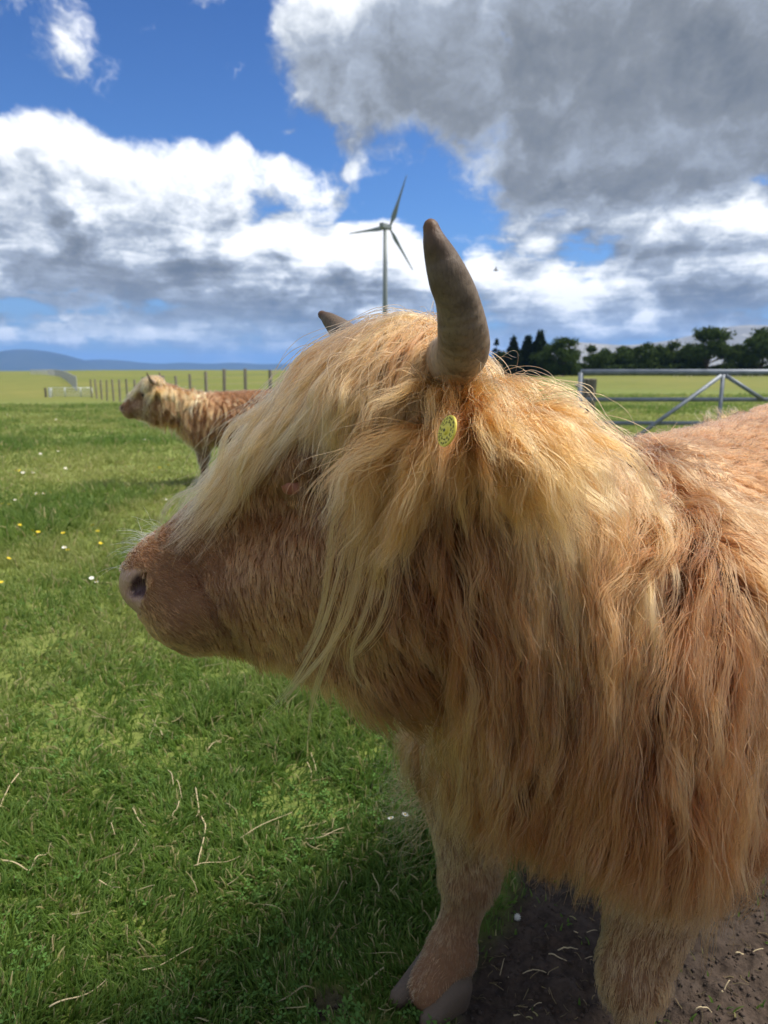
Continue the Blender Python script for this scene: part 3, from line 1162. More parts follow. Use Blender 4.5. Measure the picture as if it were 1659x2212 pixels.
def hem_cut(ps, G, hx_, hy_, jit):
    """trim guides where they pass a hem line drawn on the side view of the head"""
    hf, hl, hu = ps.head_coords(G)
    px, py, _ = project(np.stack([HEAD0[0] - hf, 1.0 - np.abs(hl), HEAD0[2] + hu], -1))
    lim = np.interp(px, hx_, hy_) + rng.normal(0, jit, (len(G), 1))
    over = py > lim
    over[:, :4] = False
    K = G.shape[1]
    end = np.where(over.any(1), over.argmax(1), K - 1) / (K - 1)
    return lerp_strands(G, np.arange(len(G)), end[:, None] * np.linspace(0, 1, K)[None])


def make_cow(name, ps, legs, vox, lo, hi, q, label, toes):
    root = empty(name, tuple(ps.O))
    tag(root, label, 'cow', 'highland cattle in the field')
    Fd = build_body(ps, legs, vox, lo, hi)
    hx = np.array([ps.f, ps.l, [0, 0, 1.0]])
    # nostrils, cut where the side of the muzzle really is
    for sd in (1, -1):
        for (qx, qy, r) in ((300, 1272, (0.0125, 0.024, 0.0125)), (309, 1252, (0.0065, 0.020, 0.012)), (285, 1279, (0.011, 0.014, 0.0085))):
            h = on_head(Fd, ps, qx, qy, sd)
            Fd.ell(h + ps.l * sd * 0.004, np.array(r) * ps.s, hx, 0.006 * ps.s, cut=True)
        # crease behind the muzzle, running down to the corner of the mouth
        cr = [on_head(Fd, ps, qx, qy, sd) for qx, qy in ((398, 1196), (425, 1248), (455, 1305), (488, 1360), (512, 1404))]
        for a_, b_ in zip(cr[:-1], cr[1:]):
            Fd.cone(a_, b_, 0.0055 * ps.s, 0.007 * ps.s, 0.014 * ps.s, cut=True)
        # shallow socket for the eye
        h = on_head(Fd, ps, 686, 1044, sd)
        Fd.ell(h, np.array([0.026, 0.012, 0.017]) * ps.s, hx, 0.02 * ps.s, cut=True)
    me = Fd.mesh('body')
    sk = Skin(me, Fd, ps)
    # skin colours
    v = sk.v
    px, py, hl, s_, l_, z_, head = zones(ps, v)
    short = np.maximum(head * (1 - sstep(850, 1000, px)), 1 - sstep(0.40, 0.55, z_))
    hide = mixc(q.get('under', (0.095, 0.045, 0.021)), (0.19, 0.095, 0.045), short)  # default under tone is dark, painting shade into gaps of the long coat
    pad = bare(ps, v) & (head > 0.5) & (px < 400)
    hide[pad] = (0.39, 0.25, 0.185)
    nos = np.exp(-(((px - 301) / 14) ** 2 + ((py - 1268) / 18) ** 2)) * (head > 0.5)
    deep = (Fd.at(v + Fd.grad(v) * 0.014 * ps.s) < 0.011 * ps.s) & (nos > 0.2)
    hide[deep] = (0.085, 0.045, 0.05)
    eyez = (np.exp(-(((px - 684) / 46) ** 2 + ((py - 1046) / 26) ** 2)) > 0.4) & (head > 0.5)
    hide[eyez] = (0.10, 0.05, 0.035)
    at = me.color_attributes.new('skin', 'FLOAT_COLOR', 'POINT')
    cc = np.zeros((len(v), 4), np.float32)
    cc[:, :3] = hide
    cc[:, 3] = pad
    at.data.foreach_set('color', cc.ravel())
    body = put('body', me, root, [M_HIDE])

    # hooves
    for (leg, toe) in zip(legs, toes):
        cf = claw_field(leg[6] * [1, 1, 0] + unit((leg[4] - leg[6]) * [1, 1, 0]) * 0.055 * ps.s, toe, ps.s, q['claw'])
        hm = cf.mesh('hoof')
        put('hoof', hm, root, [M_HOOF])

    # eyes
    for sd in (1, -1):
        c = on_head(Fd, ps, 686, 1044, sd) - ps.l * sd * 0.0055 * ps.s
        bm = bmesh.new()
        bmesh.ops.create_uvsphere(bm, u_segments=24, v_segments=16, radius=0.017 * ps.s)
        bm.transform(Matrix.Translation(c))
        em = bpy.data.meshes.new('eye')
        bm.to_mesh(em)
        bm.free()
        em.polygons.foreach_set('use_smooth', np.ones(len(em.polygons), bool))
        eo = put('eye', em, root, [M_EYE])
        c2 = on_head(Fd, ps, 628, 1052, sd) - ps.l * sd * 0.003 * ps.s
        bm = bmesh.new()
        bmesh.ops.create_icosphere(bm, subdivisions=3, radius=1)
        for w in bm.verts:
            n_ = 1 + 0.18 * math.sin(5 * w.co.x + 2 * w.co.z) * w.co.y
            w.co = Vector(c2) + Vector(ps.f) * (w.co.x * 0.0125 * n_ * ps.s) + Vector(ps.l) * (sd * w.co.y * 0.009 * n_ * ps.s) + Vector((0, 0, w.co.z * 0.011 * n_ * ps.s))
        tm = bpy.data.meshes.new('tear_duct')
        bm.to_mesh(tm)
        bm.free()
        tm.polygons.foreach_set('use_smooth', np.ones(len(tm.polygons), bool))
        put('tear_duct', tm, eo, [M_TEAR])

    R = q['radius']
    # ---------------- coat
    K = 11
    nb = ~bare(ps, sk.c)
    pxc, pyc, hlc, sc_, lc_, zc_, headc = zones(ps, sk.c)
    hoofc = np.zeros(len(sk.c), bool)
    w = sk.lod * nb * np.where(zc_ < 0.045, 0.15, 1.0)
    gw = w * (1 + 2.2 * headc)
    gp, gn = sk.pick(gw, q['guides'])
    fl = coat_flow(ps)
    L = hair_length(ps, gp, gn) * rng.uniform(0.8, 1.25, len(gp)) * ps.s
    short = np.clip(L / (0.1 * ps.s), 0.1, 1.2)[:, None]
    d0 = gn * (0.35 + 0.35 * short) + fl(gp, 0) * 0.8
    G = grow(Fd, gp, d0, L, K, fl, 0.42, np.minimum(0.010 + 0.026 * rng.random(len(gp)), 0.26 * L), noise=0.06)
    G = wave(G, 0.0065 * ps.s * np.minimum(L / (0.1 * ps.s), 1.3)[:, None] ** 2, 0.12 * ps.s)
    cw = w * (1 + 1.3 * headc * (1 - sstep(500, 800, pxc)))
    p, n_ = sk.pick(cw, q['coat'])
    pts, gi = children(G, gp, p, q['k'], np.clip(L / (0.09 * ps.s), 0.12, 1) * 0.74, 0.0026 * ps.s, 0.6, 1.05, 0.16, 0.8, Fd, 0.0015, glen=L)
    # short zones must not inherit long neighbours
    tone = noise3(p, 9, 61) * 0.6 + rng.random(len(gp))[gi] * 0.5
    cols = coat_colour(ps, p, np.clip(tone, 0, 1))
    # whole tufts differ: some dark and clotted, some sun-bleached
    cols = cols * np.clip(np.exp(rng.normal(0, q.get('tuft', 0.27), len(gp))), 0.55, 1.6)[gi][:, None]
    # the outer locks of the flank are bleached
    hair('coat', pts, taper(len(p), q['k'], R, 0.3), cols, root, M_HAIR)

    # bleached surface locks lying over the coat
    ow = w * (headc < 0.1) * ~((pxc < 960) & (pyc < 1640)) * sstep(0.58, 0.76, zc_) * (1 - sstep(0.35, 0.95, sk.nrm[:, 2]) * sstep(0.0, 0.25, sc_))
    op, on = sk.pick(ow, q['locks'])
    OL = hair_length(ps, op, on) * rng.uniform(1.0, 1.7, len(op)) * ps.s
    OG = grow(Fd, op, on * 0.9 + fl(op, 0) * 0.7, OL, 14, fl, 0.34, 0.030 + 0.022 * rng.random(len(op)), noise=0.14)
    OG = wave(OG, 0.0085 * ps.s, 0.13 * ps.s)
    m = q['per_lock']
    rr = np.repeat(op, m, 0) + rng.normal(0, 0.009 * ps.s, (len(op) * m, 3))
    opts, gi = children(OG, op, rr, 14, 0.66, 0.0028 * ps.s, 0.6, 1.05, 0.2, 0.7, Fd, 0.008)
    oc = mixc((0.20, 0.076, 0.026), (0.43, 0.215, 0.080), np.clip(rng.random(len(op))[gi] * 0.9 + rng.normal(0, 0.12, len(rr)), 0, 1))
    hair('surface_locks', opts, taper(len(rr), 14, R, 0.25), oc, root, M_HAIR)

    # ---------------- mane down the near and far side of the neck
    ms, me_ = ps.H(965, 770), ps.B(0.06, 0, 1.04)
    ax = me_ - ms
    tt = np.clip(((sk.c - ms) @ ax) / (ax @ ax), 0, 1)
    dist = np.linalg.norm(sk.c - (ms + tt[:, None] * ax), axis=1)
    mw = (dist < 0.12 * ps.s) * (((sk.c - ms) @ ax) / (ax @ ax) < 1.05) * sstep(0.25, 0.6, sk.nrm[:, 2]) * (pxc > 925)
    mp, mn = sk.pick(mw + 1e-9, q['mane_guides'])
    side = np.sign((mp - ms) @ np.cross(unit(ax), [0, 0, 1]) + 1e-6)
    lat = np.cross(unit(ax), [0, 0, 1.0])
    if lat @ ps.n < 0:
        lat = -lat
    side = np.sign((mp - ms - (((mp - ms) @ ax) / (ax @ ax))[:, None] * ax) @ lat + 0.03 * ps.s)
    mL = rng.uniform(0.24, 0.50, len(mp)) * ps.s
    tm_ = ((mp - ms) @ ax) / (ax @ ax)
    mL *= 1 - 0.5 * sstep(0.6, 1.0, tm_)

    def mane_flow(x, t):
        d = np.zeros((len(x), 3))
        d[:, 2] = -1
        d += lat * (side * 0.25 * (1 - t))[:, None]
        d += ps.a * (0.10 + 0.5 * (noise3(x, 5, 33) - 0.5))[:, None]
        return unit(d)
    MG = grow(Fd, mp, mn * 0.12 + lat * (side * 0.85)[:, None] + unit(ax) * 0.1, mL, 18, mane_flow, 0.38, 0.005 + 0.020 * rng.random(len(mp)), noise=0.08, stick=0.7)
    MG = wave(MG, 0.010 * ps.s, 0.16 * ps.s)
    m = q['per_mane']
    rr = np.repeat(mp, m, 0) + rng.normal(0, 0.006 * ps.s, (len(mp) * m, 3))
    mpts, gi = children(MG, mp, rr, 18, 0.83, 0.0026 * ps.s, 0.65, 1.04, 0.14, 0.55, Fd, 0.006)
    mt = np.clip(0.10 + 0.7 * rng.random(len(mp))[gi] + 0.25 * (noise3(rr, 7, 4)) + rng.normal(0, 0.1, len(rr)), 0, 1)
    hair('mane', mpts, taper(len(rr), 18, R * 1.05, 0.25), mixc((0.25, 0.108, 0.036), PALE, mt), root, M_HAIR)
    # frizz standing off the crest, catching the light
    fr = q['frizz']
    fp, fn = sk.pick(mw * (tt > 0.1) + 1e-9, fr)
    fL = rng.uniform(0.04, 0.13, fr) * ps.s
    FG = grow(None, fp, fn * 0.9 + unit(ax) * 0.5 + rng.normal(0, 0.45, (fr, 3)), fL, 14, lambda x, t: unit(np.tile(ax, (len(x), 1)) * 0.8 + rng.normal(0, 0.5, x.shape) + [0, 0, -0.55]), 0.25, None, noise=0.35)
    FG = wave(FG, 0.010 * ps.s, 0.06 * ps.s, 0.0)
    hair('frizz', FG, taper(fr, 14, R * 0.62, 0.4), mixc(BLOND, (0.82, 0.64, 0.40), rng.random(fr)), root, M_HAIR)

    # ---------------- forelock falling from the poll over the face
    fw = np.exp(-(((pxc - 905) / 75) ** 2 + ((pyc - 770) / 60) ** 2)) * (np.abs(hlc) < 0.13 * 1.0) * sstep(0.0, 0.4, sk.nrm[:, 2]) * (1 - 0.85 * sstep(0.06, 0.10, np.abs(hlc)) * sstep(880, 925, pxc))
    fp, fn = sk.pick(fw + 1e-9, q['fore_guides'])
    _, _, fhl = head_px(ps, fp)
    lat01 = np.clip(fhl / 0.10, -1.2, 1.2)
    fan = rng.uniform(0.0, 1.0, len(fp))                   # 1 = swept far forward, 0 = hangs straight down the side
    fan = np.clip(fan * (1.15 - 0.55 * np.abs(lat01)) + 0.10, 0, 1)
    fL = np.interp(fan, [0, .12, .24, .36, .5, .7, 1], [.36, .36, .33, .32, .36, .44, .48]) * rng.uniform(0.8, 1.08, len(fp)) * ps.s
    sdir = np.sign(lat01 + 0.25)                            # the parting lies a little to the far side

    def fore_flow(x, t):
        d = np.zeros((len(x), 3))
        d[:, 2] = -0.9
        d += ps.f * (0.02 + 0.72 * fan)[:, None]
        d += ps.l * (sdir * (0.42 - 0.22 * fan) * (1 - 0.8 * t))[:, None]
        d += ps.f * (0.35 * (noise3(x, 9, 14) - 0.5))[:, None]
        return unit(d)
    d0 = fn * 0.10 + ps.f * (0.2 + 0.7 * fan)[:, None] + ps.l * (sdir * (0.55 - 0.3 * fan))[:, None]
    FG = grow(Fd, fp, d0, fL, 20, fore_flow, 0.36, (0.004 + 0.018 * rng.random(len(fp))) * ps.s, noise=0.08, stick=0.9)
    FG = hem_cut(ps, FG, [300, 330, 420, 490, 530, 580, 630, 700, 728, 752, 800, 860, 950, 1100], [1150, 1160, 1165, 1140, 1070, 995, 955, 960, 1000, 1120, 1235, 1255, 1180, 1100], 25)
    FG = wave(FG, 0.009 * ps.s, 0.13 * ps.s)
    m = q['per_fore']
    rr = np.repeat(fp, m, 0) + rng.normal(0, 0.006 * ps.s, (len(fp) * m, 3))
    fpts, gi = children(FG, fp, rr, 20, 0.85, 0.0026 * ps.s, 0.6, 1.04, 0.16, 0.65, Fd, 0.005)
    ft = np.clip(0.10 + 0.75 * rng.random(len(fp))[gi] + rng.normal(0.03, 0.14, len(rr)), 0, 1)
    # a few long thin wisps that hang past the cheek
    wis = [[(810, 930), (775, 1060), (742, 1190), (715, 1290), (655, 1395), (598, 1455)], [(800, 960), (785, 1110), (762, 1230), (722, 1335), (692, 1425), (685, 1508)],
           [(830, 960), (800, 1120), (770, 1250), (705, 1345), (655, 1400), (630, 1440)], [(770, 900), (745, 1020), (735, 1140), (722, 1230), (700, 1300), (668, 1350)],
           [(860, 980), (850, 1130), (835, 1240), (800, 1300), (775, 1330), (760, 1342)], [(845, 980), (820, 1140), (790, 1260), (765, 1310), (772, 1375), (800, 1400)]]
    WG = []
    for wpt in wis:
        a_ = np.array([ps.H(x_, y_, 0.155 + 0.012 * math.sin(k_)) for k_, (x_, y_) in enumerate(wpt)])
        tq = np.linspace(0, len(a_) - 1, 20)
        WG.append(np.stack([np.interp(tq, np.arange(len(a_)), a_[:, c_]) for c_ in range(3)], 1))
    WG = np.array(WG)
    for _ in range(3):
        WG[:, 1:-1] = 0.25 * WG[:, :-2] + 0.5 * WG[:, 1:-1] + 0.25 * WG[:, 2:]
    m = q['wisp']
    wr_ = np.repeat(WG[:, 0], m, 0) + rng.normal(0, 0.008 * ps.s, (len(WG) * m, 3))
    wpts, wi = children(WG, WG[:, 0], wr_, 20, 0.86, 0.0016 * ps.s, 0.75, 1.0, 0.1, 0.6)
    fpts = np.concatenate([fpts, wpts])
    rr = np.concatenate([rr, wr_])
    ft = np.concatenate([ft, rng.uniform(0.5, 1.0, len(wr_))])
    hair('forelock', fpts, taper(len(rr), 20, R * 1.0, 0.25), mixc((0.21, 0.090, 0.034), (0.64, 0.385, 0.165), ft), root, M_HAIR)

    # a short crop between and behind the horns
    tw = np.exp(-(((pxc - 945) / 65) ** 2 + ((pyc - 800) / 80) ** 2)) * (np.abs(hlc) < 0.16)
    tp, tn = sk.pick(tw + 1e-9, q['crop'])
    tL = rng.uniform(0.02, 0.045, len(tp)) * ps.s
    tf = lambda x, t: unit(np.tile(np.array([0, 0, -0.6]) + ps.f * 0.3, (len(x), 1)) + rng.normal(0, 0.25, x.shape))
    TG = grow(Fd, tp, tn * 0.8 + ps.f * 0.3 + rng.normal(0, 0.25, tp.shape), tL, 9, tf, 0.28, 0.012 * np.ones(len(tp)), noise=0.2)
    hair('crown_hair', TG, taper(len(tp), 9, R, 0.3), mixc(TAN, BLOND, rng.random(len(tp))), root, M_HAIR)
    return root, Fd, sk


def ear_hair(ps, earo, r, t, s_, axis, up, side, guides, per, R, Lm, Fd):
    """the long fringe of an ear, spreading from its base"""
    pick = rng.choice(len(r), guides, replace=False)
    gr = r[pick]
    rad = side * s_[pick][:, None] + up * rng.normal(-0.15, 0.4, (guides, 1))
    L = Lm * rng.uniform(0.55, 1.25, guides) * (0.7 + 0.5 * np.abs(s_[pick]))
    d0 = axis * (0.30 + 0.3 * t[pick])[:, None] + rad * 1.15 + rng.normal(0, 0.18, (guides, 3))

    def fl(x, k):
        d = np.tile(np.array([0, 0, -1.0]), (len(x), 1))
        return unit(d + rad * (0.6 * (1 - k)) + 0.12 * axis)
    G = grow(Fd, gr, d0, L, 14, fl, 0.19, 0.01 * np.ones(guides), noise=0.12)
    G = wave(G, 0.007 * ps.s, 0.09 * ps.s)
    rr = np.repeat(gr, per, 0) + rng.normal(0, 0.0075 * ps.s, (guides * per, 3))
    pts, gi = children(G, gr, rr, 14, 0.55, 0.0035 * ps.s, 0.55, 1.05, 0.2, 0.7)
    c = mixc((0.30, 0.105, 0.028), (0.54, 0.265, 0.082), np.clip(rng.random(guides)[gi] * 0.8 + rng.normal(0.1, 0.15, len(rr)), 0, 1))
    hair('ear_fringe', pts, taper(len(rr), 14, R, 0.25), c, earo, M_HAIR)


def strands(name, roots, d0, L, K, droop, R, cols, parent, curl=0.0, jitter=0.1):
    G = grow(None, roots, d0, L, K, lambda x, t: unit(np.tile([0, 0, -1.0], (len(x), 1)) * droop + unit(d0) * (1 - droop)), 0.3, None, noise=jitter)
    if curl:
        G = wave(G, curl, 0.05, 0.0)
    return hair(name, G, taper(len(roots), K, R, 0.3), cols, parent, M_HAIR)


# ------------------------------------------------------------------ the near animal
near = Pose((0.27, 1.05), math.atan2(0.69, 0.72), HEAD0, 0.0)
B, H = near.B, near.H
near_legs = [
    (B(0.06, 0.18, 0.55), 0.088, np.array([0.390, 0.940, 0.285]), 0.047, np.array([0.397, 0.925, 0.085]), 0.031, np.array([0.345, 0.875, 0.0])),
    (B(0.00, -0.17, 0.52), 0.10, np.array([0.166, 1.185, 0.26]), 0.050, np.array([0.130, 1.178, 0.088]), 0.043, np.array([0.056, 1.124, 0.0])),
    (B(1.16, 0.18, 0.52), 0.12, B(1.26, 0.18, 0.40), 0.055, B(1.22, 0.18, 0.085), 0.042, B(1.14, 0.18, 0.0)),
    (B(1.10, -0.18, 0.52), 0.12, B(1.18, -0.18, 0.40), 0.055, B(1.14, -0.18, 0.085), 0.042, B(1.06, -0.18, 0.0)),
]
QN = dict(guides=5200, coat=140000, k=10, radius=0.00042, locks=900, per_lock=26, mane_guides=520, per_mane=44, frizz=800, fore_guides=520, per_fore=40, crop=6000, wisp=26, claw=0.004)
cow, FD, SK = make_cow('highland_cow', near, near_legs, 0.007, (-0.50, 0.55, -0.02), (1.55, 2.45, 1.36), QN,
                       'large shaggy ginger highland cow with blond fringe filling the foreground', [l[6] for l in near_legs])

# horns: the near one comes out towards the viewer and sweeps up, the far one shows only its tip
HP = [P(930, 800, 0.98), P(965, 785, 0.90), P(998, 758, 0.83), P(998, 705, 0.79), P(988, 650, 0.77), P(968, 600, 0.758), P(953, 560, 0.755), P(940, 525, 0.75), P(932, 495, 0.75)]
make_horn('horn', HP, [0.036, 0.034, 0.0305, 0.0268, 0.0230, 0.0208, 0.0172, 0.0126, 0.0084], cow)
HQ = [P(850, 790, 1.06), P(800, 770, 1.16), P(770, 752, 1.24), P(738, 716, 1.30), P(712, 692, 1.32), P(697, 681, 1.33)]
make_horn('horn', HQ, [0.036, 0.033, 0.029, 0.022, 0.014, 0.008], cow)

# ears, the near one with the yellow tag
eb = FD.hit(CAMP, unit(P(985, 850, 1.0) - CAMP)) + np.array([0, 0.012, 0])
en = np.array([0.06, -0.93, -0.36])
earo, er, et, es, ea, eu, esd = make_ear(near, eb, en, np.array([-0.25, -0.35, 1.0]), 0.115, 0.085, cow, 5000)
ear_hair(near, earo, er, et, es, ea, eu, esd, 260, 60, QN['radius'], 0.16, FD)
fb = FD.hit(H(985, 850, -0.4), near.l, 0, 0.5) - np.array([0, 0.012, 0])
earf, er, et, es, ea, eu, esd = make_ear(near, fb, np.array([0.06, 0.93, -0.36]), np.array([-0.25, 0.35, 1.0]), 0.13, 0.085, cow, 3000)
ear_hair(near, earf, er, et, es, ea, eu, esd, 60, 40, QN['radius'], 0.12, FD)


def make_tag(c, nrm, upv, r, parent):
    nrm = Vector(nrm).normalized()
    upv = (Vector(upv) - nrm * Vector(upv).dot(nrm)).normalized()
    sd = upv.cross(nrm)
    M = Matrix((sd, upv, nrm)).transposed().to_4x4()
    M.translation = Vector(c)
    bm = bmesh.new()
    bmesh.ops.create_cone(bm, cap_ends=True, segments=40, radius1=r, radius2=r, depth=0.0022)
    bmesh.ops.bevel(bm, geom=[e for e in bm.edges if len(e.link_faces) == 2 and e.calc_face_angle(0) > 0.8], offset=0.0006, segments=2, affect='EDGES')
    r2 = bmesh.ops.create_cone(bm, cap_ends=True, segments=20, radius1=r * 0.30, radius2=r * 0.22, depth=0.003, matrix=Matrix.Translation((0, 0, 0.002)))
    bm.transform(M)
    me = bpy.data.meshes.new('ear_tag')
    bm.to_mesh(me)
    bm.free()
    o = put('ear_tag', me, parent, [M_TAG])
    # worn dark characters round the rim and the stud hole in the middle
    bm = bmesh.new()
    bmesh.ops.create_cone(bm, cap_ends=True, segments=14, radius1=r * 0.10, radius2=r * 0.10, depth=0.0006, matrix=Matrix.Translation((0, 0, 0.0038)))
    rr_ = random.Random(3)
    for ring, cnt in ((0.80, 17), (0.56, 11)):
        for i in range(cnt):
            a = i / cnt * 2 * math.pi + rr_.uniform(-0.05, 0.05)
            for k in range(2):
                w_, h_ = r * rr_.uniform(0.03, 0.05), r * rr_.uniform(0.08, 0.17)
                T = Matrix.Rotation(a, 4, 'Z') @ Matrix.Translation((r * ring + rr_.uniform(-.03, .03) * r, (k - .5) * r * 0.10, 0.00135)) @ Matrix.Rotation(rr_.uniform(-.8, .8), 4, 'Z') @ Matrix.Diagonal((h_, w_, 0.0004, 1))
                bmesh.ops.create_cube(bm, size=1, matrix=T)
    bm.transform(M)
    me = bpy.data.meshes.new('tag_print')
    bm.to_mesh(me)
    bm.free()
    me.materials.append(M_INK)
    return o, me


tg = P(966, 931, 0.722)
tago, ink = make_tag(tg, (-0.90, -0.40, 0.30), (0.42, -0.15, 0.88), 0.0165, earo)
ink_o = put('tag_print', ink, tago)

# feather of the far foreleg, blown forward
dq = np.linalg.norm(SK.c - B(-0.02, -0.22, 0.46), axis=1)
fp2, fn2 = SK.pick((dq < 0.13) * np.exp(-(dq / 0.08) ** 2) + 1e-12, 220)
strands('leg_feather', fp2, fn2 * 0.6 + np.array([-0.75, 0.0, -0.35]) + rng.normal(0, 0.3, (220, 3)), rng.uniform(0.06, 0.15, 220), 12, 0.55, 0.0003, mixc(TAN, BLOND, rng.random(220)), cow, 0.012)

# eyelashes, whiskers, long wisps
n = 150
lx = rng.uniform(650, 735, n)
er_ = np.array([on_head(FD, near, a, 1022, 1) for a in lx]) + np.array([0, -0.003, 0])
strands('eyelashes', er_, np.tile([-0.15, -0.5, -0.8], (n, 1)) + rng.normal(0, 0.15, (n, 3)), rng.uniform(0.018, 0.034, n), 6, 0.5, 0.00038, mixc(TAN, BLOND, rng.random(n)), cow)
n = 70
wx, wy = rng.uniform(280, 352, n), rng.uniform(0, 1, n)
wr = np.array([FD.hit(H(a, 1110, rng.normal(0, 0.018)), np.array([0, 0, -1.0]), 0, 0.5) for a in wx])
strands('whiskers', wr, np.tile([-0.7, -0.1, 0.5], (n, 1)) + rng.normal(0, 0.35, (n, 3)), rng.uniform(0.015, 0.05, n), 9, 0.45, 0.00022, np.tile([[0.93, 0.88, 0.78]], (n, 1)), cow, 0.002)

# ------------------------------------------------------------------ the second animal, further off
fp_ = P(338, 822, 7.3)
far = Pose((P(432, 900, 7.4)[0], 7.4), math.radians(4), fp_, math.radians(3), 0.9)
far_legs = []
for (s_, l_) in ((0.04, 0.18), (0.0, -0.17), (1.16, 0.18), (1.10, -0.18)):
    hind = s_ > 0.5
    far_legs.append((far.B(s_, l_, 0.54), 0.11, far.B(s_ + (0.10 if hind else 0.01), l_ * 0.95, 0.38 if hind else 0.29), 0.056, far.B(s_ + 0.05 * hind, l_ * 0.93, 0.085), 0.043, far.B(s_ - 0.06, l_ * 0.93, 0.0)))
gz = float(ground_z(far.O[0], far.O[1]))
far.O[2] = gz
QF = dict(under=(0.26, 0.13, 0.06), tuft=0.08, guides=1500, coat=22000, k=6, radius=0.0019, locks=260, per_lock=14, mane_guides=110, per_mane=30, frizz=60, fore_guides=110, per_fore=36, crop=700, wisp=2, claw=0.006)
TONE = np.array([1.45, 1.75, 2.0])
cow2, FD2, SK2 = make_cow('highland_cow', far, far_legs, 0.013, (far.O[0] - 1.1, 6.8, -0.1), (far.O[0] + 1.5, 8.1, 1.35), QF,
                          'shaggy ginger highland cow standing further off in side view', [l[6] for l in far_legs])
for sd, nm in ((1, 0), (-1, 1)):
    a_ = far.H(905, 800, 0.10 * sd)
    pth = [a_, a_ + far.l * sd * 0.09, a_ + far.l * sd * 0.13 + far.f * 0.01 + np.array([0, 0, 0.03]), a_ + far.l * sd * 0.145 + far.f * 0.03 + np.array([0, 0, 0.085])]
    make_horn('horn', pth, [0.024, 0.021, 0.015, 0.006], cow2, 6)
    b_ = far.H(985, 870, 0.12 * sd)
    eo, er, et, es, ea, eu, esd = make_ear(far, b_, far.l * sd * 0.9 + np.array([0, 0, -0.35]), np.array([-0.2, 0, 1.0]), 0.14, 0.08, cow2, 600)
    ear_hair(far, eo, er, et, es, ea, eu, esd, 50, 14, 0.0013, 0.11, FD2)

TONE = 1.0

# ------------------------------------------------------------------ grass
def grass_material():
    m, N, out = new_mat('grass_blade')
    at = N.n('ShaderNodeAttribute', attribute_name='tint')
    hi = N.n('ShaderNodeHairInfo')
    c = N.mix(N.lin(hi.outputs['Intercept'], 0.0, 1.0), N.mix(1.0, at.outputs['Color'], (0.8, 0.85, 0.6), 'MULTIPLY'), at.outputs['Color'])
    d = N.n('ShaderNodeBsdfPrincipled')
    N.put(d.inputs['Base Color'], c)
    d.inputs['Roughness'].default_value = 0.5
    d.inputs['Specular IOR Level'].default_value = 0.35
    tr = N.n('ShaderNodeBsdfTranslucent')
    N.put(tr.inputs['Color'], c)
    mx = N.n('ShaderNodeMixShader')
    mx.inputs[0].default_value = 0.5
    N.L.new(d.outputs[0], mx.inputs[1])
    N.L.new(tr.outputs[0], mx.inputs[2])
    N.L.new(mx.outputs[0], out.inputs[0])
    return m


M_GRASS = grass_material()


def build_grass(n):
    Y = np.exp(rng.uniform(math.log(0.55), math.log(45), n))
    az = np.radians(rng.uniform(-44, 44, n))
    x, y = Y * np.sin(az), Y * np.cos(az)
    so = soil(x, y) * (1 - sstep(4.5, 6, Y))
    tuft = fbm(x / 0.30, y / 0.30, 3, 101)
    tuft2 = fbm(x / 1.3, y / 1.3, 3, 131)
    thin = fbm(x / 0.10, y / 0.10, 2, 151)
    keep = (rng.random(n) > so * 0.985) & (rng.random(n) < 0.35 + 0.65 * sstep(0.30, 0.52, tuft * 0.6 + thin * 0.4))
    x, y, Y, tuft, tuft2, so = (q[keep] for q in (x, y, Y, tuft, tuft2, so))
    n = len(x)
    lod = np.clip(Y / 1.2, 1, 40)
    L = (0.030 + 0.055 * tuft * rng.random(n) + 0.02 * rng.random(n)) * (0.65 + 0.9 * sstep(0.4, 0.7, tuft2)) * lod ** 0.14
    L *= 1 - 0.4 * so
    r = 0.00145 * lod ** 0.70 * np.exp(rng.normal(0, 0.35, n))
    z = ground_z(x, y) - 0.002
    ph = 6.28 * fbm(x / 0.14, y / 0.14, 2, 171) * 2.5 + rng.normal(0, 0.8, n)
    lean = np.clip(rng.normal(0.45, 0.42, n) + 0.5 * fbm(x / 0.12, y / 0.12, 2, 181), 0.02, 1.7)
    k = 5
    t = np.linspace(0, 1, k)
    pts = np.zeros((n, k, 3))
    ang = lean[:, None] * (t[None] ** 0.9) * 1.25
    seg = (L / (k - 1))[:, None]
    h = np.cumsum(np.sin(ang) * seg, 1)
    v = np.cumsum(np.cos(ang) * seg, 1)
    h -= h[:, :1]
    v -= v[:, :1]
    pts[..., 0] = x[:, None] + np.cos(ph)[:, None] * h
    pts[..., 1] = y[:, None] + np.sin(ph)[:, None] * h
    pts[..., 2] = z[:, None] + v
    g1, g2, g3, dry = np.array((0.092, 0.175, 0.034)), np.array((0.205, 0.305, 0.058)), np.array((0.37, 0.38, 0.13)), np.array((0.50, 0.44, 0.23))
    f = np.clip(0.9 * (fbm(x / 0.9, y / 0.9, 3, 191) - 0.28) + rng.normal(0.12, 0.22, n), 0, 1)[:, None]
    c = g1 * (1 - f) + g2 * f
    f2 = np.clip(1.7 * (fbm(x / 1.7, y / 1.7, 3, 211) - 0.42) + 0.50 * sstep(1.3, 4.0, Y) + rng.normal(0, 0.14, n), 0, 0.9)[:, None]
    f2 = f2 * (1 - 0.8 * sstep(0.54, 0.68, tuft2))[:, None]
    c = c * (1 - f2) + g3 * f2
    isdry = (rng.random(n) < 0.055 + 0.05 * (tuft2 < 0.42))[:, None]
    c = np.where(isdry, dry * rng.uniform(0.6, 1.1, (n, 1)), c)
    rad = r[:, None] * (1 - 0.75 * t[None] ** 1.6)
    o = hair('grass', pts, rad, c, None, M_GRASS)
    tag(o, 'short green and yellowing pasture grass with scattered dry blades', None, None, 'stuff')


build_grass(360000)

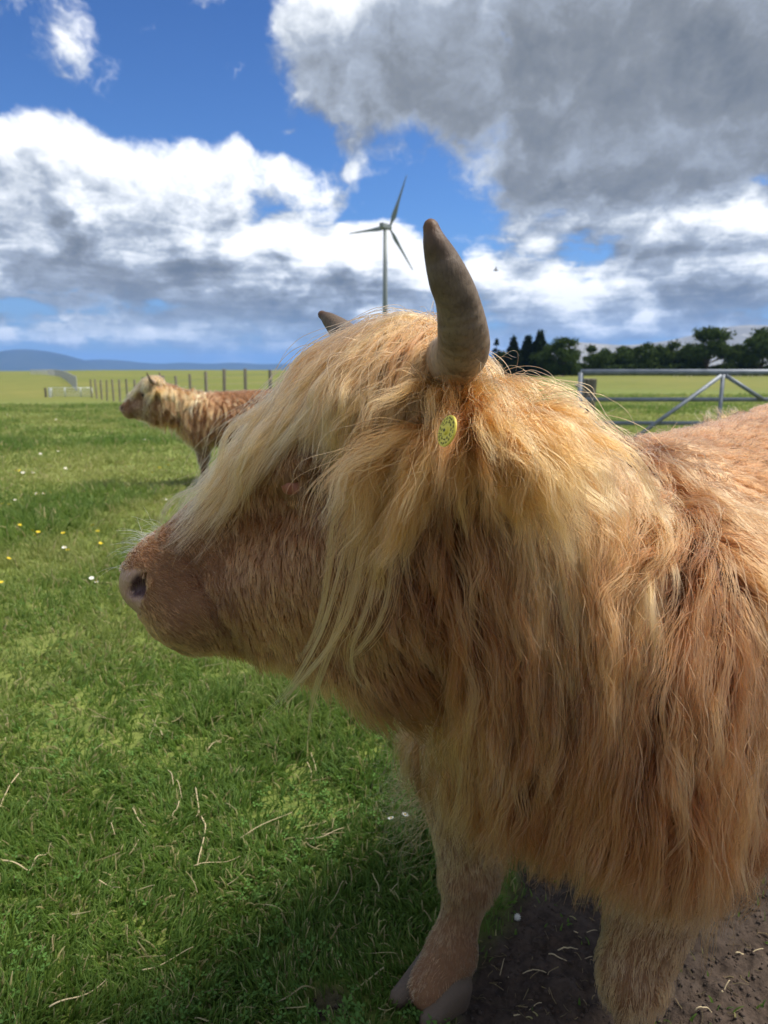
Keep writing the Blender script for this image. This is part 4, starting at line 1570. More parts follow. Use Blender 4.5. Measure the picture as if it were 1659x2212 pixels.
def leaf_material(name, c1, c2):
    m, N, out = new_mat(name)
    co = N.n('ShaderNodeTexCoord').outputs['Object']
    n = N.noise(co, 1.3, 4, 0.6)
    f = N.noise(co, 9, 3, 0.6)
    c = N.mix(N.m('ADD', N.m('MULTIPLY', n, 0.6), N.m('MULTIPLY', f, 0.4)), c1, c2)
    d = N.n('ShaderNodeBsdfDiffuse')
    N.put(d.inputs[0], c)
    t = N.n('ShaderNodeBsdfTranslucent')
    N.put(t.inputs[0], c)
    mx = N.n('ShaderNodeMixShader')
    mx.inputs[0].default_value = 0.2
    N.L.new(d.outputs[0], mx.inputs[1])
    N.L.new(t.outputs[0], mx.inputs[2])
    N.L.new(mx.outputs[0], out.inputs[0])
    return m


def build_clover():
    """white clover leaves low down among the grass"""
    n = 9000
    Y = np.exp(rng.uniform(math.log(0.7), math.log(4.0), n))
    az = np.radians(rng.uniform(-42, 30, n))
    x, y = Y * np.sin(az), Y * np.cos(az)
    k = (fbm(x / 0.28, y / 0.28, 3, 301) > 0.53) & (soil(x, y) < 0.3)
    x, y = x[k], y[k]
    n = len(x)
    base = ground_z(x, y) + rng.uniform(0.012, 0.034, n)
    r = rng.uniform(0.005, 0.010, n)
    a0 = rng.uniform(0, 6.28, n)
    tilt = rng.normal(0, 0.35, (n, 2))
    V = np.zeros((n, 3, 7, 3))
    for l in range(3):
        a = a0 + l * 2.094
        for q, (rr, aa) in enumerate(((0.05, 0), (0.75, -0.5), (1.15, -0.32), (1.05, 0.0), (1.15, 0.32), (0.75, 0.5), (0.6, 0.0))):
            px, py = r * rr * np.cos(a + aa), r * rr * np.sin(a + aa)
            V[:, l, q] = np.stack([x + px, y + py, base + px * tilt[:, 0] + py * tilt[:, 1] + (0.12 * r * (abs(aa) > 0.1))], -1)
    fc = np.array([(0, 1, 6), (1, 2, 6), (2, 3, 6), (3, 4, 6), (4, 5, 6), (5, 0, 6)])
    Fc = (fc[None] + 7 * np.arange(n * 3)[:, None, None]).reshape(-1, 3)
    o = put('clover', mesh_np('clover', V.reshape(-1, 3), Fc, False), None, [leaf_material('clover_leaf', (0.07, 0.15, 0.035), (0.12, 0.22, 0.06))])
    tag(o, 'patches of small clover leaves low in the grass', None, None, 'stuff')


build_clover()
M_STRAW = plain('straw', (0.50, 0.41, 0.25), 0.7, 0.4, 60)


def at_ground(px, py):
    """the point of the ground seen at a place in the photograph"""
    d = direction(px, py)
    t = np.geomspace(0.5, 400, 4000)
    q = CAMP + t[:, None] * d
    i = int(np.argmax(q[:, 2] < ground_z(q[:, 0], q[:, 1], False)))
    return q[i]


def stalk(pxs, r, label_group, h=0.030, name='straw_stalk', label='pale dry straw stalk lying on the short grass'):
    pts = np.array([at_ground(*p) for p in pxs])
    tq = np.linspace(0, len(pts) - 1, 5 * len(pts))
    pp = np.stack([np.interp(tq, np.arange(len(pts)), pts[:, c]) for c in range(3)], 1)
    for _ in range(3):
        pp[1:-1] = 0.25 * pp[:-2] + 0.5 * pp[1:-1] + 0.25 * pp[2:]
    pp[:, 2] = ground_z(pp[:, 0], pp[:, 1]) + h + 0.008 * np.sin(np.linspace(0, 5, len(pp)) + rng.uniform(0, 6))
    c = pp[len(pp) // 2]
    o = tube(name, pp, np.linspace(r, r * 0.45, len(pp)), M_STRAW, None, 6)
    tag(o, label, 'straw', label_group)
    return o


STALK_LABELS = ['short straw stalk just above the longest pale one', 'longest pale bent straw stalk in the middle of the turf', 'short straw stalk left of the top of the longest one', 'thin straw stalk left of the longest bent one', 'straw stalk above and left of the longest bent one', 'small hooked straw stalk left of the middle of the turf', 'tiny upright straw stalk left of the small hooked one', 'pale curved straw stalk reaching in from the left edge', 'short straw stalk rising off the end of the left edge one', 'straw stalk slanting at the upper left edge of the turf', 'long straw stalk slanting up from the bottom left edge', 'thin straw stalk near the bottom, right of the long slanting one', 'long thin straw stalk slanting up towards the chest of the cow', "bent straw stalk nearest to the grass below the cow's chest", "curved straw stalk standing under the cow's jaw", 'short curved straw stalk beside the one under the jaw', 'short straw stalk high in the turf below the muzzle', "thin straw stalk in the turf below the cow's cheek", 'faint straw stalk low in the turf towards the left', 'thinnest straw stalk low in the middle of the turf']
EARTH_LABELS = ['straw stalk on bare earth midway between the forelegs', 'straw stalk on bare earth nearest to the near foreleg', 'lower twin of the straw stalk beside the near foreleg', 'straw stalk on bare earth at the right edge of the picture', 'straw stalk on bare earth at the bottom between the forelegs', 'thick short straw stalk on bare earth right of the near foreleg', 'straw stalk on bare earth just under the belly fringe', 'straw stalk on bare earth closest to the far foreleg', 'straw stalk on bare earth at the bottom right']
stalks = [
    ([(424, 1728), (428, 1748), (432, 1772), (425, 1790)], 0.0018), ([(436, 1782), (446, 1800), (441, 1840), (432, 1880), (428, 1896)], 0.0020),
    ([(382, 1700), (388, 1720), (394, 1742)], 0.0014), ([(388, 1750), (380, 1772), (374, 1790)], 0.0014), ([(358, 1672), (372, 1694), (376, 1718)], 0.0018),
    ([(288, 1770), (298, 1790), (316, 1802)], 0.0016), ([(246, 1790), (242, 1806), (250, 1824)], 0.0014), ([(0, 1888), (40, 1892), (66, 1902), (76, 1880)], 0.0020),
    ([(76, 1888), (92, 1872), (108, 1858)], 0.0013), ([(48, 1690), (22, 1712), (10, 1740), (4, 1770)], 0.0016), ([(110, 2212), (170, 2180), (230, 2146)], 0.0018),
    ([(310, 2128), (360, 2100), (420, 2080)], 0.0013), ([(520, 1830), (580, 1805), (632, 1770)], 0.0013), ([(660, 1828), (700, 1838), (744, 1808)], 0.0015),
    ([(672, 1640), (678, 1664), (684, 1690)], 0.0016), ([(664, 1672), (674, 1684), (672, 1704)], 0.0012), ([(352, 1612), (344, 1590), (330, 1570)], 0.0015),
    ([(450, 1640), (470, 1622), (490, 1616)], 0.0013), ([(216, 1930), (246, 1934), (262, 1950)], 0.0013), ([(420, 1900), (470, 1885), (520, 1872)], 0.0010),
]
for (pxs, r), lb in zip(stalks, STALK_LABELS):
    stalk(pxs, r, 'dry straw stalks in the grass', label=lb)
soil_stalks = [([(1098, 2096), (1140, 2090), (1180, 2098)], 0.0013), ([(1205, 2050), (1235, 2044), (1275, 2042)], 0.0015), ([(1185, 2062), (1230, 2070), (1280, 2066)], 0.0013),
               ([(1590, 2050), (1620, 2042), (1650, 2040)], 0.0016), ([(1110, 2190), (1140, 2170), (1170, 2165)], 0.0012), ([(1560, 2140), (1566, 2130), (1576, 2122)], 0.0018),
               ([(1240, 2010), (1265, 2006), (1290, 2010)], 0.0012), ([(1070, 2110), (1082, 2080), (1090, 2060)], 0.0012), ([(1500, 2190), (1530, 2186), (1556, 2190)], 0.0012)]
for (pxs, r), lb in zip(soil_stalks, EARTH_LABELS):
    stalk(pxs, r, 'straw stalks on the bare earth', 0.004, 'straw_stalk', lb)


def build_litter():
    """crumbs of earth and chopped straw on the trodden strip"""
    n = 11000
    Y = np.exp(rng.uniform(math.log(0.9), math.log(3.2), n))
    az = np.radians(rng.uniform(-8, 42, n))
    x, y = Y * np.sin(az), Y * np.cos(az)
    k = soil(x, y) > 0.6
    x, y = x[k], y[k]
    n = len(x)
    base = np.array([(0, 0, 1), (0, 0, -.6), (1, 0, 0), (-1, 0, 0), (0, 1, 0), (0, -1, 0)], float)
    fc = np.array([(0, 2, 4), (0, 4, 3), (0, 3, 5), (0, 5, 2), (1, 4, 2), (1, 3, 4), (1, 5, 3), (1, 2, 5)])
    s = np.minimum(np.exp(rng.normal(math.log(0.0026), 0.6, n)), 0.0062)
    V = base[None] * s[:, None, None] * rng.uniform(0.6, 1.3, (n, 6, 3)) * [1, 1, 0.8]
    a = rng.uniform(0, 6.28, n)
    ca, sa = np.cos(a)[:, None], np.sin(a)[:, None]
    V = np.stack([V[..., 0] * ca - V[..., 1] * sa + x[:, None], V[..., 0] * sa + V[..., 1] * ca + y[:, None], V[..., 2] + ground_z(x, y)[:, None] + s[:, None] * 0.3], -1)
    me = mesh_np('earth_crumbs', V.reshape(-1, 3), (fc[None] + 6 * np.arange(n)[:, None, None]).reshape(-1, 3), True)
    o = put('earth_crumbs', me, None, [plain('crumb_earth', (0.058, 0.042, 0.033), 0.95, 0.5, 40)])
    tag(o, 'loose dark crumbs of earth on the trodden ground', None, None, 'stuff')
    n = 1500
    Y = np.exp(rng.uniform(math.log(0.9), math.log(3.2), n))
    az = np.radians(rng.uniform(-5, 42, n))
    x, y = Y * np.sin(az), Y * np.cos(az)
    k = soil(x, y) > 0.55
    x, y = x[k], y[k]
    n = len(x)
    L = rng.uniform(0.006, 0.035, n)
    a = rng.uniform(0, 6.28, n)
    t = np.linspace(-0.5, 0.5, 5)
    bend = rng.normal(0, 0.25, (n, 1))
    px = x[:, None] + np.cos(a)[:, None] * L[:, None] * t - np.sin(a)[:, None] * bend * L[:, None] * (t * t)
    py = y[:, None] + np.sin(a)[:, None] * L[:, None] * t + np.cos(a)[:, None] * bend * L[:, None] * (t * t)
    pz = ground_z(px, py) + 0.0022 + rng.random((n, 1)) * 0.003
    c = mixc((0.10, 0.075, 0.05), (0.40, 0.31, 0.19), rng.random(n) ** 1.8)
    o = hair('straw_litter', np.stack([px, py, pz], -1), np.full((n, 5), 0.0006) * rng.uniform(0.6, 1.4, (n, 1)), c, None, M_GRASS)
    tag(o, 'chopped straw and roots scattered over the bare earth', None, None, 'stuff')


build_litter()


def build_dry_stems():
    """loose dead stems lying through the turf"""
    n = 230
    Y = np.exp(rng.uniform(math.log(0.95), math.log(3.5), n))
    az = np.radians(rng.uniform(-40, 12, n))
    x, y = Y * np.sin(az), Y * np.cos(az)
    k = soil(x, y) < 0.4
    x, y = x[k], y[k]
    n = len(x)
    L = rng.uniform(0.02, 0.085, n)
    a = rng.uniform(0, 6.28, n)
    t = np.linspace(-0.5, 0.5, 8)
    b1, b2 = rng.normal(0, 0.28, (n, 1)), rng.normal(0, 0.5, (n, 1))
    bend = (b1 * t * t + b2 * t ** 3) * L[:, None]
    px = x[:, None] + np.cos(a)[:, None] * L[:, None] * t - np.sin(a)[:, None] * bend
    py = y[:, None] + np.sin(a)[:, None] * L[:, None] * t + np.cos(a)[:, None] * bend
    pz = ground_z(px, py) + rng.uniform(0.012, 0.042, (n, 1)) + rng.normal(0, 0.25, (n, 1)) * L[:, None] * t
    c = mixc((0.28, 0.20, 0.11), (0.58, 0.50, 0.32), rng.random(n))
    o = hair('dry_stems', np.stack([px, py, pz], -1), np.full((n, 8), 0.0011) * rng.uniform(0.6, 1.3, (n, 1)), c, None, M_GRASS)
    tag(o, 'loose dead stems lying through the turf', None, None, 'stuff')


build_dry_stems()

# ------------------------------------------------------------------ flowers in the grass
M_WHITE = plain('white_petal', (0.78, 0.78, 0.74), 0.6, 0.1, 40)
M_YELLOW = plain('yellow_petal', (0.78, 0.60, 0.02), 0.45, 0.1, 40)
M_STEM = plain('flower_stem', (0.09, 0.15, 0.03), 0.6, 0.2, 40)
M_PETHEART = plain('flower_heart', (0.62, 0.42, 0.03), 0.7, 0.2, 80)


def flower_mesh(kind, rad):
    bm = bmesh.new()
    npet = 14 if kind == 'daisy' else 5
    rise = 0.12 if kind == 'daisy' else 0.55
    for i in range(npet):
        a = i / npet * 6.283
        w = (0.20 if kind == 'daisy' else 0.55) * rad
        c, s = math.cos(a), math.sin(a)
        def pt(r_, o, z):
            return bm.verts.new((c * r_ - s * o, s * r_ + c * o, z))
        z1, z2 = rad * rise * 0.45, rad * rise
        q = [pt(rad * 0.18, -w * 0.3, 0), pt(rad * 0.7, -w, z1), pt(rad, -w * 0.45, z2), pt(rad, w * 0.45, z2), pt(rad * 0.7, w, z1), pt(rad * 0.18, w * 0.3, 0)]
        bm.faces.new(q)
    me = bpy.data.meshes.new('bloom')
    bm.to_mesh(me)
    bm.free()
    return me


def make_flower(kind):
    white = kind == 'daisy'
    root = empty('daisy' if white else 'buttercup', (0, 0, 0))
    rad = 0.011 if white else 0.011
    me = flower_mesh(kind, rad)
    b = put('bloom', me, root, [M_WHITE if white else M_YELLOW])
    b.location = (0, 0, 0.062 if white else 0.075)
    b.rotation_euler = (0.35, 0.1, 0)
    bm = bmesh.new()
    bmesh.ops.create_uvsphere(bm, u_segments=10, v_segments=6, radius=rad * 0.36)
    bm.transform(Matrix.Translation((0, 0, rad * 0.12)) @ Matrix.Diagonal((1, 1, 0.6, 1)))
    hm = bpy.data.meshes.new('flower_heart')
    bm.to_mesh(hm)
    bm.free()
    h = put('flower_heart', hm, None, [M_PETHEART])
    h.parent = b
    v, f = lathe_tube([(0, 0, -0.01), (0.003, 0.001, 0.03), (0, 0, 0.062 if white else 0.075)], [0.0009, 0.0008, 0.0007], 6)
    s = put('stem', mesh_from('stem', v, f), root, [M_STEM])
    return root


def copy_tree(o, parent=None):
    c = o.copy()
    C.objects.link(c)
    c.parent = parent
    for ch in list(o.children):
        copy_tree(ch, c)
    return c


Z5 = lambda zx, zy: (zx * 0.2604, 950.4 + zy * 0.2604)
whites = [Z5(*q) for q in ((1035, 75), (1078, 42), (1168, 75), (1225, 82), (1350, 50), (1175, 215), (1020, 238), (205, 322), (265, 312), (295, 512), (320, 488), (378, 497), (420, 490), (437, 545), (128, 545), (870, 505), (1135, 735), (15, 185), (40, 180), (545, 970), (770, 1220), (825, 1232), (1205, 30), (690, 312), (545, 285), (470, 130), (345, 150), (1400, 530), (1090, 605))]
yells = [Z5(*q) for q in ((133, 310), (178, 305), (1252, 325), (1328, 285), (1405, 278), (42, 588), (92, 593), (778, 790), (832, 832), (838, 930), (590, 997), (62, 1055), (55, 1278), (300, 865), (540, 865), (175, 793), (250, 837), (330, 850))]
whites += [(845, 1797), (876, 1800), (62, 900), (20, 903), (120, 912)]
for kind, spots, lab in (('daisy', whites, 'small white daisy among the short grass'), ('buttercup', yells, 'small yellow buttercup among the short grass')):
    first = make_flower(kind)
    for i, (qx, qy) in enumerate(spots):
        o = first if i == 0 else copy_tree(first)
        p = at_ground(qx, qy + 2)
        d = np.hypot(p[0], p[1])
        o.location = (p[0], p[1], float(ground_z(p[0], p[1])))
        sc_ = rng.uniform(0.85, 1.2) * float(np.interp(d, [1, 3, 8, 25], [0.75, 0.95, 1.45, 2.4]))
        o.scale = (sc_, sc_, sc_ * (0.8 if d > 2 else 1))
        o.rotation_euler = (rng.normal(0, 0.15), rng.normal(0, 0.15), rng.uniform(0, 6.28))
        tag(o, lab, 'flower', 'daisies in the pasture' if kind == 'daisy' else 'buttercups in the pasture')
# a white clover head on the earth between the legs
p = at_ground(1118, 1974)
bm = bmesh.new()
for i in range(46):
    z = 1 - 2 * (i + 0.5) / 46
    a = i * 2.4
    r_ = math.sqrt(1 - z * z)
    d = Vector((r_ * math.cos(a), r_ * math.sin(a), z))
    M_ = d.to_track_quat('Z', 'Y').to_matrix().to_4x4()
    M_.translation = d * 0.005
    bmesh.ops.create_cone(bm, segments=5, radius1=0.0011, radius2=0.0005, depth=0.006, cap_ends=True, matrix=M_)
me = bpy.data.meshes.new('clover_head')
bm.to_mesh(me)
bm.free()
o = put('clover_head', me, None, [M_WHITE])
o.location = (p[0], p[1], float(ground_z(p[0], p[1])) + 0.008)
tag(o, 'single white clover head on the bare earth between the forelegs', 'flower')

# ------------------------------------------------------------------ gates and fences
def galv():
    m, N, out = new_mat('galvanised_steel')
    co = N.n('ShaderNodeTexCoord').outputs['Object']
    n = N.noise(co, 14, 5, 0.6)
    s = N.voro(co, 60, 0.2)
    c = N.mix(N.ss(n, 0.3, 0.7), (0.15, 0.175, 0.21), (0.27, 0.30, 0.345))
    c = N.mix(N.m('MULTIPLY', s, 0.5), c, (0.22, 0.245, 0.28))
    principled(N, out, c, N.lin(n, 0.3, 0.7, 0.5, 0.7), 0.4, 0.35)
    return m


M_GALV = galv()


def wood_material():
    m, N, out = new_mat('weathered_wood')
    co = N.n('ShaderNodeTexCoord').outputs['Object']
    g = N.noise(N.v('MULTIPLY', co, (40, 40, 2.2)), 1.0, 6, 0.65)
    n = N.noise(co, 3, 4, 0.6)
    c = N.mix(N.ss(g, 0.3, 0.7), (0.12, 0.10, 0.082), (0.29, 0.255, 0.21))
    c = N.mix(N.m('MULTIPLY', N.ss(n, 0.5, 0.7), 0.5), c, (0.10, 0.115, 0.075))
    principled(N, out, c, 0.85, 0.2, 0.0, bump(N, g, 0.6, 0.006))
    return m


M_WOOD = wood_material()

GY = 6.5
gx0 = P(1250, 900, GY)[0]
GL = 3.3
gb = float(ground_z(gx0 + 1, GY))
gate = empty('field_gate', (gx0, GY, gb))
tag(gate, 'galvanised steel field gate with diagonal braces behind the large cow', 'gate')
top = P(1300, 804, GY)[2]
levels = [top, P(1300, 863, GY)[2], P(1300, 914, GY)[2]]
levels += [levels[-1] - 0.20, levels[-1] - 0.38]
tube('top_rail', [(gx0, GY, levels[0]), (gx0 + GL, GY, levels[0])], [0.026] * 2, M_GALV, gate, 16)
for z in levels[1:]:
    tube('bar', [(gx0, GY, z), (gx0 + GL, GY, z)], [0.0185] * 2, M_GALV, gate, 14)
xm = P(1556, 850, GY)[0]
for x in (gx0, gx0 + GL):
    tube('stile', [(x, GY - 0.002, levels[0]), (x, GY - 0.002, levels[-1])], [0.024] * 2, M_GALV, gate, 14)
tube('upright', [(xm, GY - 0.022, levels[0] - 0.02), (xm, GY - 0.022, levels[-1])], [0.018] * 2, M_GALV, gate, 12)
zl = levels[2] - 0.09
for a, b in (((xm - 0.02, levels[0] - 0.03), (P(1385, 935, GY)[0] - 0.28, zl - 0.21)), ((xm + 0.02, levels[0] - 0.03), (P(1645, 866, GY)[0], levels[1]))):
    tube('brace', [(a[0], GY - 0.03, a[1]), (b[0], GY - 0.03, b[1])], [0.0185] * 2, M_GALV, gate, 12)
for z in (levels[0] - 0.12, levels[-1] + 0.1):
    tube('hinge', [(gx0 - 0.03, GY + 0.06, z), (gx0 + 0.03, GY + 0.03, z)], [0.014] * 2, M_GALV, gate, 8)
pc = P(1269, 850, GY + 0.11)
me = box_mesh('gate_post', (0, 0, 0.60), (0.105, 0.105, 1.22), 0, 0.012)
o = put('gate_post', me, None, [M_WOOD])
o.location = (pc[0], GY + 0.11, gb - 0.1)
o.rotation_euler = (0.0, 0.01, 0.12)
tag(o, 'weathered square wooden post that the steel field gate hangs on', 'post')

# post-and-wire fence running away from the gate past the far cow to the far gate
fx = lambda t: -5.19 - 1.28 * t
fy = lambda t: 27.0 + 2.2 * t
fence = empty('wire_fence', (fx(0), fy(0), float(ground_z(fx(0), fy(0)))))
tag(fence, 'post and wire fence running back behind the far cow', 'fence')
fme = box_mesh('post', (0, 0, 0.0), (0.10, 0.10, 1.55), 0, 0.015)
fme.materials.append(M_WOOD)
ts = list(range(-4, 16))
tops = []
for i, t in enumerate(ts):
    x, y = fx(t), fy(t)
    z = float(ground_z(x, y))
    o = bpy.data.objects.new('post', fme)
    C.objects.link(o)
    o.parent = fence
    hgt = 1.0 + rng.normal(0, 0.025)
    o.location = Vector((x, y, z + 0.66 + (0.10 if t >= 0 else 0))) - Vector(fence.location)
    o.scale = (rng.uniform(0.9, 1.15), 1, hgt)
    o.rotation_euler = (rng.normal(0, 0.02), rng.normal(0, 0.02), rng.uniform(0, 1.5))
    tops.append((x, y, z))
for h in (1.25, 0.95, 0.7, 0.45):
    tube('wire', [(x, y - 0.055, z + h) for (x, y, z) in tops], [0.004] * len(tops), M_GALV, fence, 5)

# pale hurdle gate far out on the left
hx0, hx1, hy = P(112, 850, 62)[0], P(199, 850, 62)[0], 62.0
hz = float(ground_z((hx0 + hx1) / 2, hy))
hg = empty('hurdle_gate', (hx0, hy, hz))
tag(hg, 'pale galvanised hurdle gate far off at the left edge of the pasture', 'gate')
M_PALE = plain('pale_galvanised_steel', (0.62, 0.66, 0.68), 0.45, 0.15, 5, 0.2)
for z in (0.78, 0.55, 0.33, 0.14):
    tube('bar', [(hx0, hy, hz + z), (hx1, hy, hz + z)], [0.028] * 2, M_PALE, hg, 8)
for x in (hx0, hx0 + (hx1 - hx0) * 0.33, hx0 + (hx1 - hx0) * 0.72, hx1):
    tube('stile', [(x, hy - 0.01, hz), (x, hy - 0.01, hz + 0.80)], [0.042] * 2, M_PALE, hg, 8)
kx = P(98, 850, 62)[0]
for i in range(2):
    kp = box_mesh('gate_post', (kx + i * 0.34, hy + 0.05, hz + 0.35), (0.15, 0.15, 0.9), 0.1, 0.01)
    o = put('gate_post', kp, None, [M_PALE if i else M_WOOD])
    tag(o, 'pale squat post at the left end of the hurdle gate' if i else 'dark squat post just left of the hurdle gate', 'post')

# close-set stake fence that climbs from the hurdle gate and bends along the ridge
sf = [(163, 76), (156, 92), (149, 112), (140, 140), (130, 170), (118, 192), (104, 206), (88, 216), (66, 226)]
path = []
for (qx, Yd) in sf:
    path.append((P(qx, 805, Yd)[0], Yd))
path = np.array(path)
seglen = np.r_[0, np.cumsum(np.linalg.norm(np.diff(path, axis=0), axis=1))]
stk = empty('stake_fence', (path[0, 0], path[0, 1], float(ground_z(*path[0]))))
tag(stk, 'grey stake fence curving up the far field beyond the hurdle gate', 'fence')
sme = box_mesh('stake', (0, 0, 0.8), (0.10, 0.08, 1.7))
sme.materials.append(plain('grey_stake', (0.44, 0.45, 0.44), 0.8, 0.25, 3))
for dd in np.arange(0, seglen[-1], 1.15):
    x, y = np.interp(dd, seglen, path[:, 0]), np.interp(dd, seglen, path[:, 1])
    o = bpy.data.objects.new('stake', sme)
    C.objects.link(o)
    o.parent = stk
    o.location = Vector((x, y, float(ground_z(x, y)) - 0.1)) - Vector(stk.location)
    o.scale = (1, 1, rng.uniform(0.93, 1.05))
for h in (1.5, 0.5):
    q = [(np.interp(d, seglen, path[:, 0]), np.interp(d, seglen, path[:, 1])) for d in np.linspace(0, seglen[-1], 60)]
    tube('rail', [(x, y - 0.09, float(ground_z(x, y)) + h) for x, y in q], [0.025] * 60, sme.materials[0], stk, 5)

# ------------------------------------------------------------------ wind turbine
TY = 163.0
hubp = P(846, 489, TY)
towx = P(832, 500, TY)[0]
tz = float(ground_z(towx, TY))
tb = empty('wind_turbine', (towx, TY, tz))
tag(tb, 'tall grey three bladed wind turbine rising behind the cow', 'wind turbine')
M_TURB = plain('turbine_paint', (0.19, 0.22, 0.22), 0.5, 0.08, 0.4, bstr=0.0)
hz_ = hubp[2]
tube('tower', [(towx, TY, tz - 0.3), (towx, TY, tz + (hz_ - tz) * 0.5), (towx, TY, hz_ - 0.5)], [0.72, 0.55, 0.40], M_TURB, tb, 24)
yaw = math.radians(33)
axis = np.array([math.sin(yaw) * 0.9, -math.cos(yaw), 0.0])
axis = unit(np.array([0.55, 0.83, 0.0]))                # the rotor looks away and to the right
hub = np.array([towx, TY, hz_]) + axis * 1.75
me = box_mesh('nacelle', (0, 0, 0), (3.0, 1.1, 1.15), 0, 0.28)
o = put('nacelle', me, tb, [M_TURB])
o.location = Vector((towx - 0.15 * axis[0], TY - 0.15 * axis[1], hz_)) - Vector(tb.location)
o.rotation_euler = (0, 0, math.atan2(axis[1], axis[0]))
tube('hub', [hub - axis * 0.5, hub - axis * 0.1, hub + axis * 0.35, hub + axis * 0.7], [0.48, 0.55, 0.42, 0.08], M_TURB, tb, 20)
rt = unit(np.cross(axis, [0, 0, 1.0]))
if rt[0] < 0:
    rt = -rt
for deg, ln in ((67, 10.6), (181, 10.6), (303, 10.6)):
    a = math.radians(deg)
    rad_ = rt * math.cos(a) + np.array([0, 0, 1.0]) * math.sin(a)
    ch = np.cross(axis, rad_)
    V, Fc = [], []
    ks = np.linspace(0, 1, 12)
    for k in ks:
        c_ = 0.30 + 0.62 * math.exp(-((k - 0.22) / 0.16) ** 2) * 0.5 + 0.42 * (1 - k) * sstep(0.05, 0.2, k)
        c_ *= 1 - 0.55 * k ** 3
        th = 0.30 * (1 - k) ** 1.5 + 0.05
        tw = math.radians(26 * (1 - k) - 2)
        cu = ch * math.cos(tw) + axis * math.sin(tw)
        cv = np.cross(rad_, cu)
        for j in range(10):
            b = 2 * math.pi * j / 10
            V.append(hub + rad_ * (0.4 + k * ln) + cu * (c_ * 0.62 * math.cos(b) + 0.12 * c_) + cv * (th * 0.5 * math.sin(b)) - axis * 0.0)
    for i in range(len(ks) - 1):
        for j in range(10):
            Fc.append((i * 10 + j, i * 10 + (j + 1) % 10, (i + 1) * 10 + (j + 1) % 10, (i + 1) * 10 + j))
    Fc += [tuple(range(10))[::-1], tuple((len(ks) - 1) * 10 + j for j in range(10))]
    put('blade', mesh_from('blade', V, Fc), tb, [M_TURB])

# ------------------------------------------------------------------ trees along the right
M_LEAF = leaf_material('broad_leaf', (0.028, 0.050, 0.015), (0.080, 0.115, 0.030))
M_NEEDLE = leaf_material('needle', (0.012, 0.022, 0.012), (0.034, 0.052, 0.022))
M_BARK = plain('bark', (0.075, 0.06, 0.045), 0.9, 0.4, 6)


def leaf_cards(c, size):
    n = len(c)
    a, b = unit(rng.normal(0, 1, (n, 3))), unit(rng.normal(0, 1, (n, 3)))
    b = unit(np.cross(a, b))
    s = (size * rng.uniform(0.5, 1.3, n))[:, None]
    V = np.stack([c - a * s, c - b * s * 0.55, c + a * s, c + b * s * 0.55], 1).reshape(-1, 3)
    return V, np.arange(4 * n).reshape(n, 4)


def broad_tree(px, topy, wpx, Y, label, base_frac=0.12):
    x = P(px, 790, Y)[0]
    z0 = float(ground_z(x, Y))
    H_ = P(px, topy, Y)[2] - z0
    W_ = wpx / F * Y
    root = empty('broadleaf_tree', (x, Y, z0))
    tag(root, label, 'tree', 'row of trees along the far field edge')
    V, Fc = lathe_tube([(x, Y, z0 - 0.2), (x + 0.05 * W_ * rng.normal(), Y, z0 + H_ * 0.3), (x + 0.08 * W_ * rng.normal(), Y, z0 + H_ * 0.75)], [0.045 * H_, 0.03 * H_, 0.008 * H_], 8)
    V = list(V)
    lobes = []
    for i in range(rng.integers(12, 17)):
        h = rng.uniform(base_frac + 0.12, 0.86)
        rr = W_ * 0.5 * (1 - abs((h - 0.5) / 0.62) ** 2.2) * rng.uniform(0.35, 0.95)
        a = rng.uniform(0, 6.28)
        c = np.array([x + rr * math.cos(a), Y + rr * math.sin(a), z0 + H_ * h])
        r_ = W_ * rng.uniform(0.12, 0.21)
        r_ = min(r_, (z0 + H_ - c[2]) * 1.0)
        lobes.append((c, r_))
        s0 = np.array([x, Y, z0 + H_ * h * 0.55])
        v2, f2 = lathe_tube([s0, (s0 + c) / 2 + [0, 0, -0.02 * H_], c], [0.014 * H_, 0.009 * H_, 0.003 * H_], 5)
        k = len(V)
        V += list(v2)
        Fc += [tuple(q + k for q in f) for f in f2]
    lobes.append((np.array([x, Y, z0 + H_ * 0.88]), W_ * 0.13))
    put('trunk', mesh_from('trunk', V, Fc), root, [M_BARK])
    pts = []
    for c, r_ in lobes:
        m = int(260 + 140 * rng.random())
        d = unit(rng.normal(0, 1, (m, 3))) * (rng.random((m, 1)) ** 0.4) * r_ * [1.15, 1.15, 0.8]
        pts.append(c + d * (1 + 0.25 * rng.normal(0, 1, (m, 1))))
    c = np.concatenate(pts)
    c = c[c[:, 2] > z0 + H_ * base_frac * 0.6]
    v, q = leaf_cards(c, W_ * 0.036)
    put('crown', mesh_np('crown', v, q, False), root, [M_LEAF])


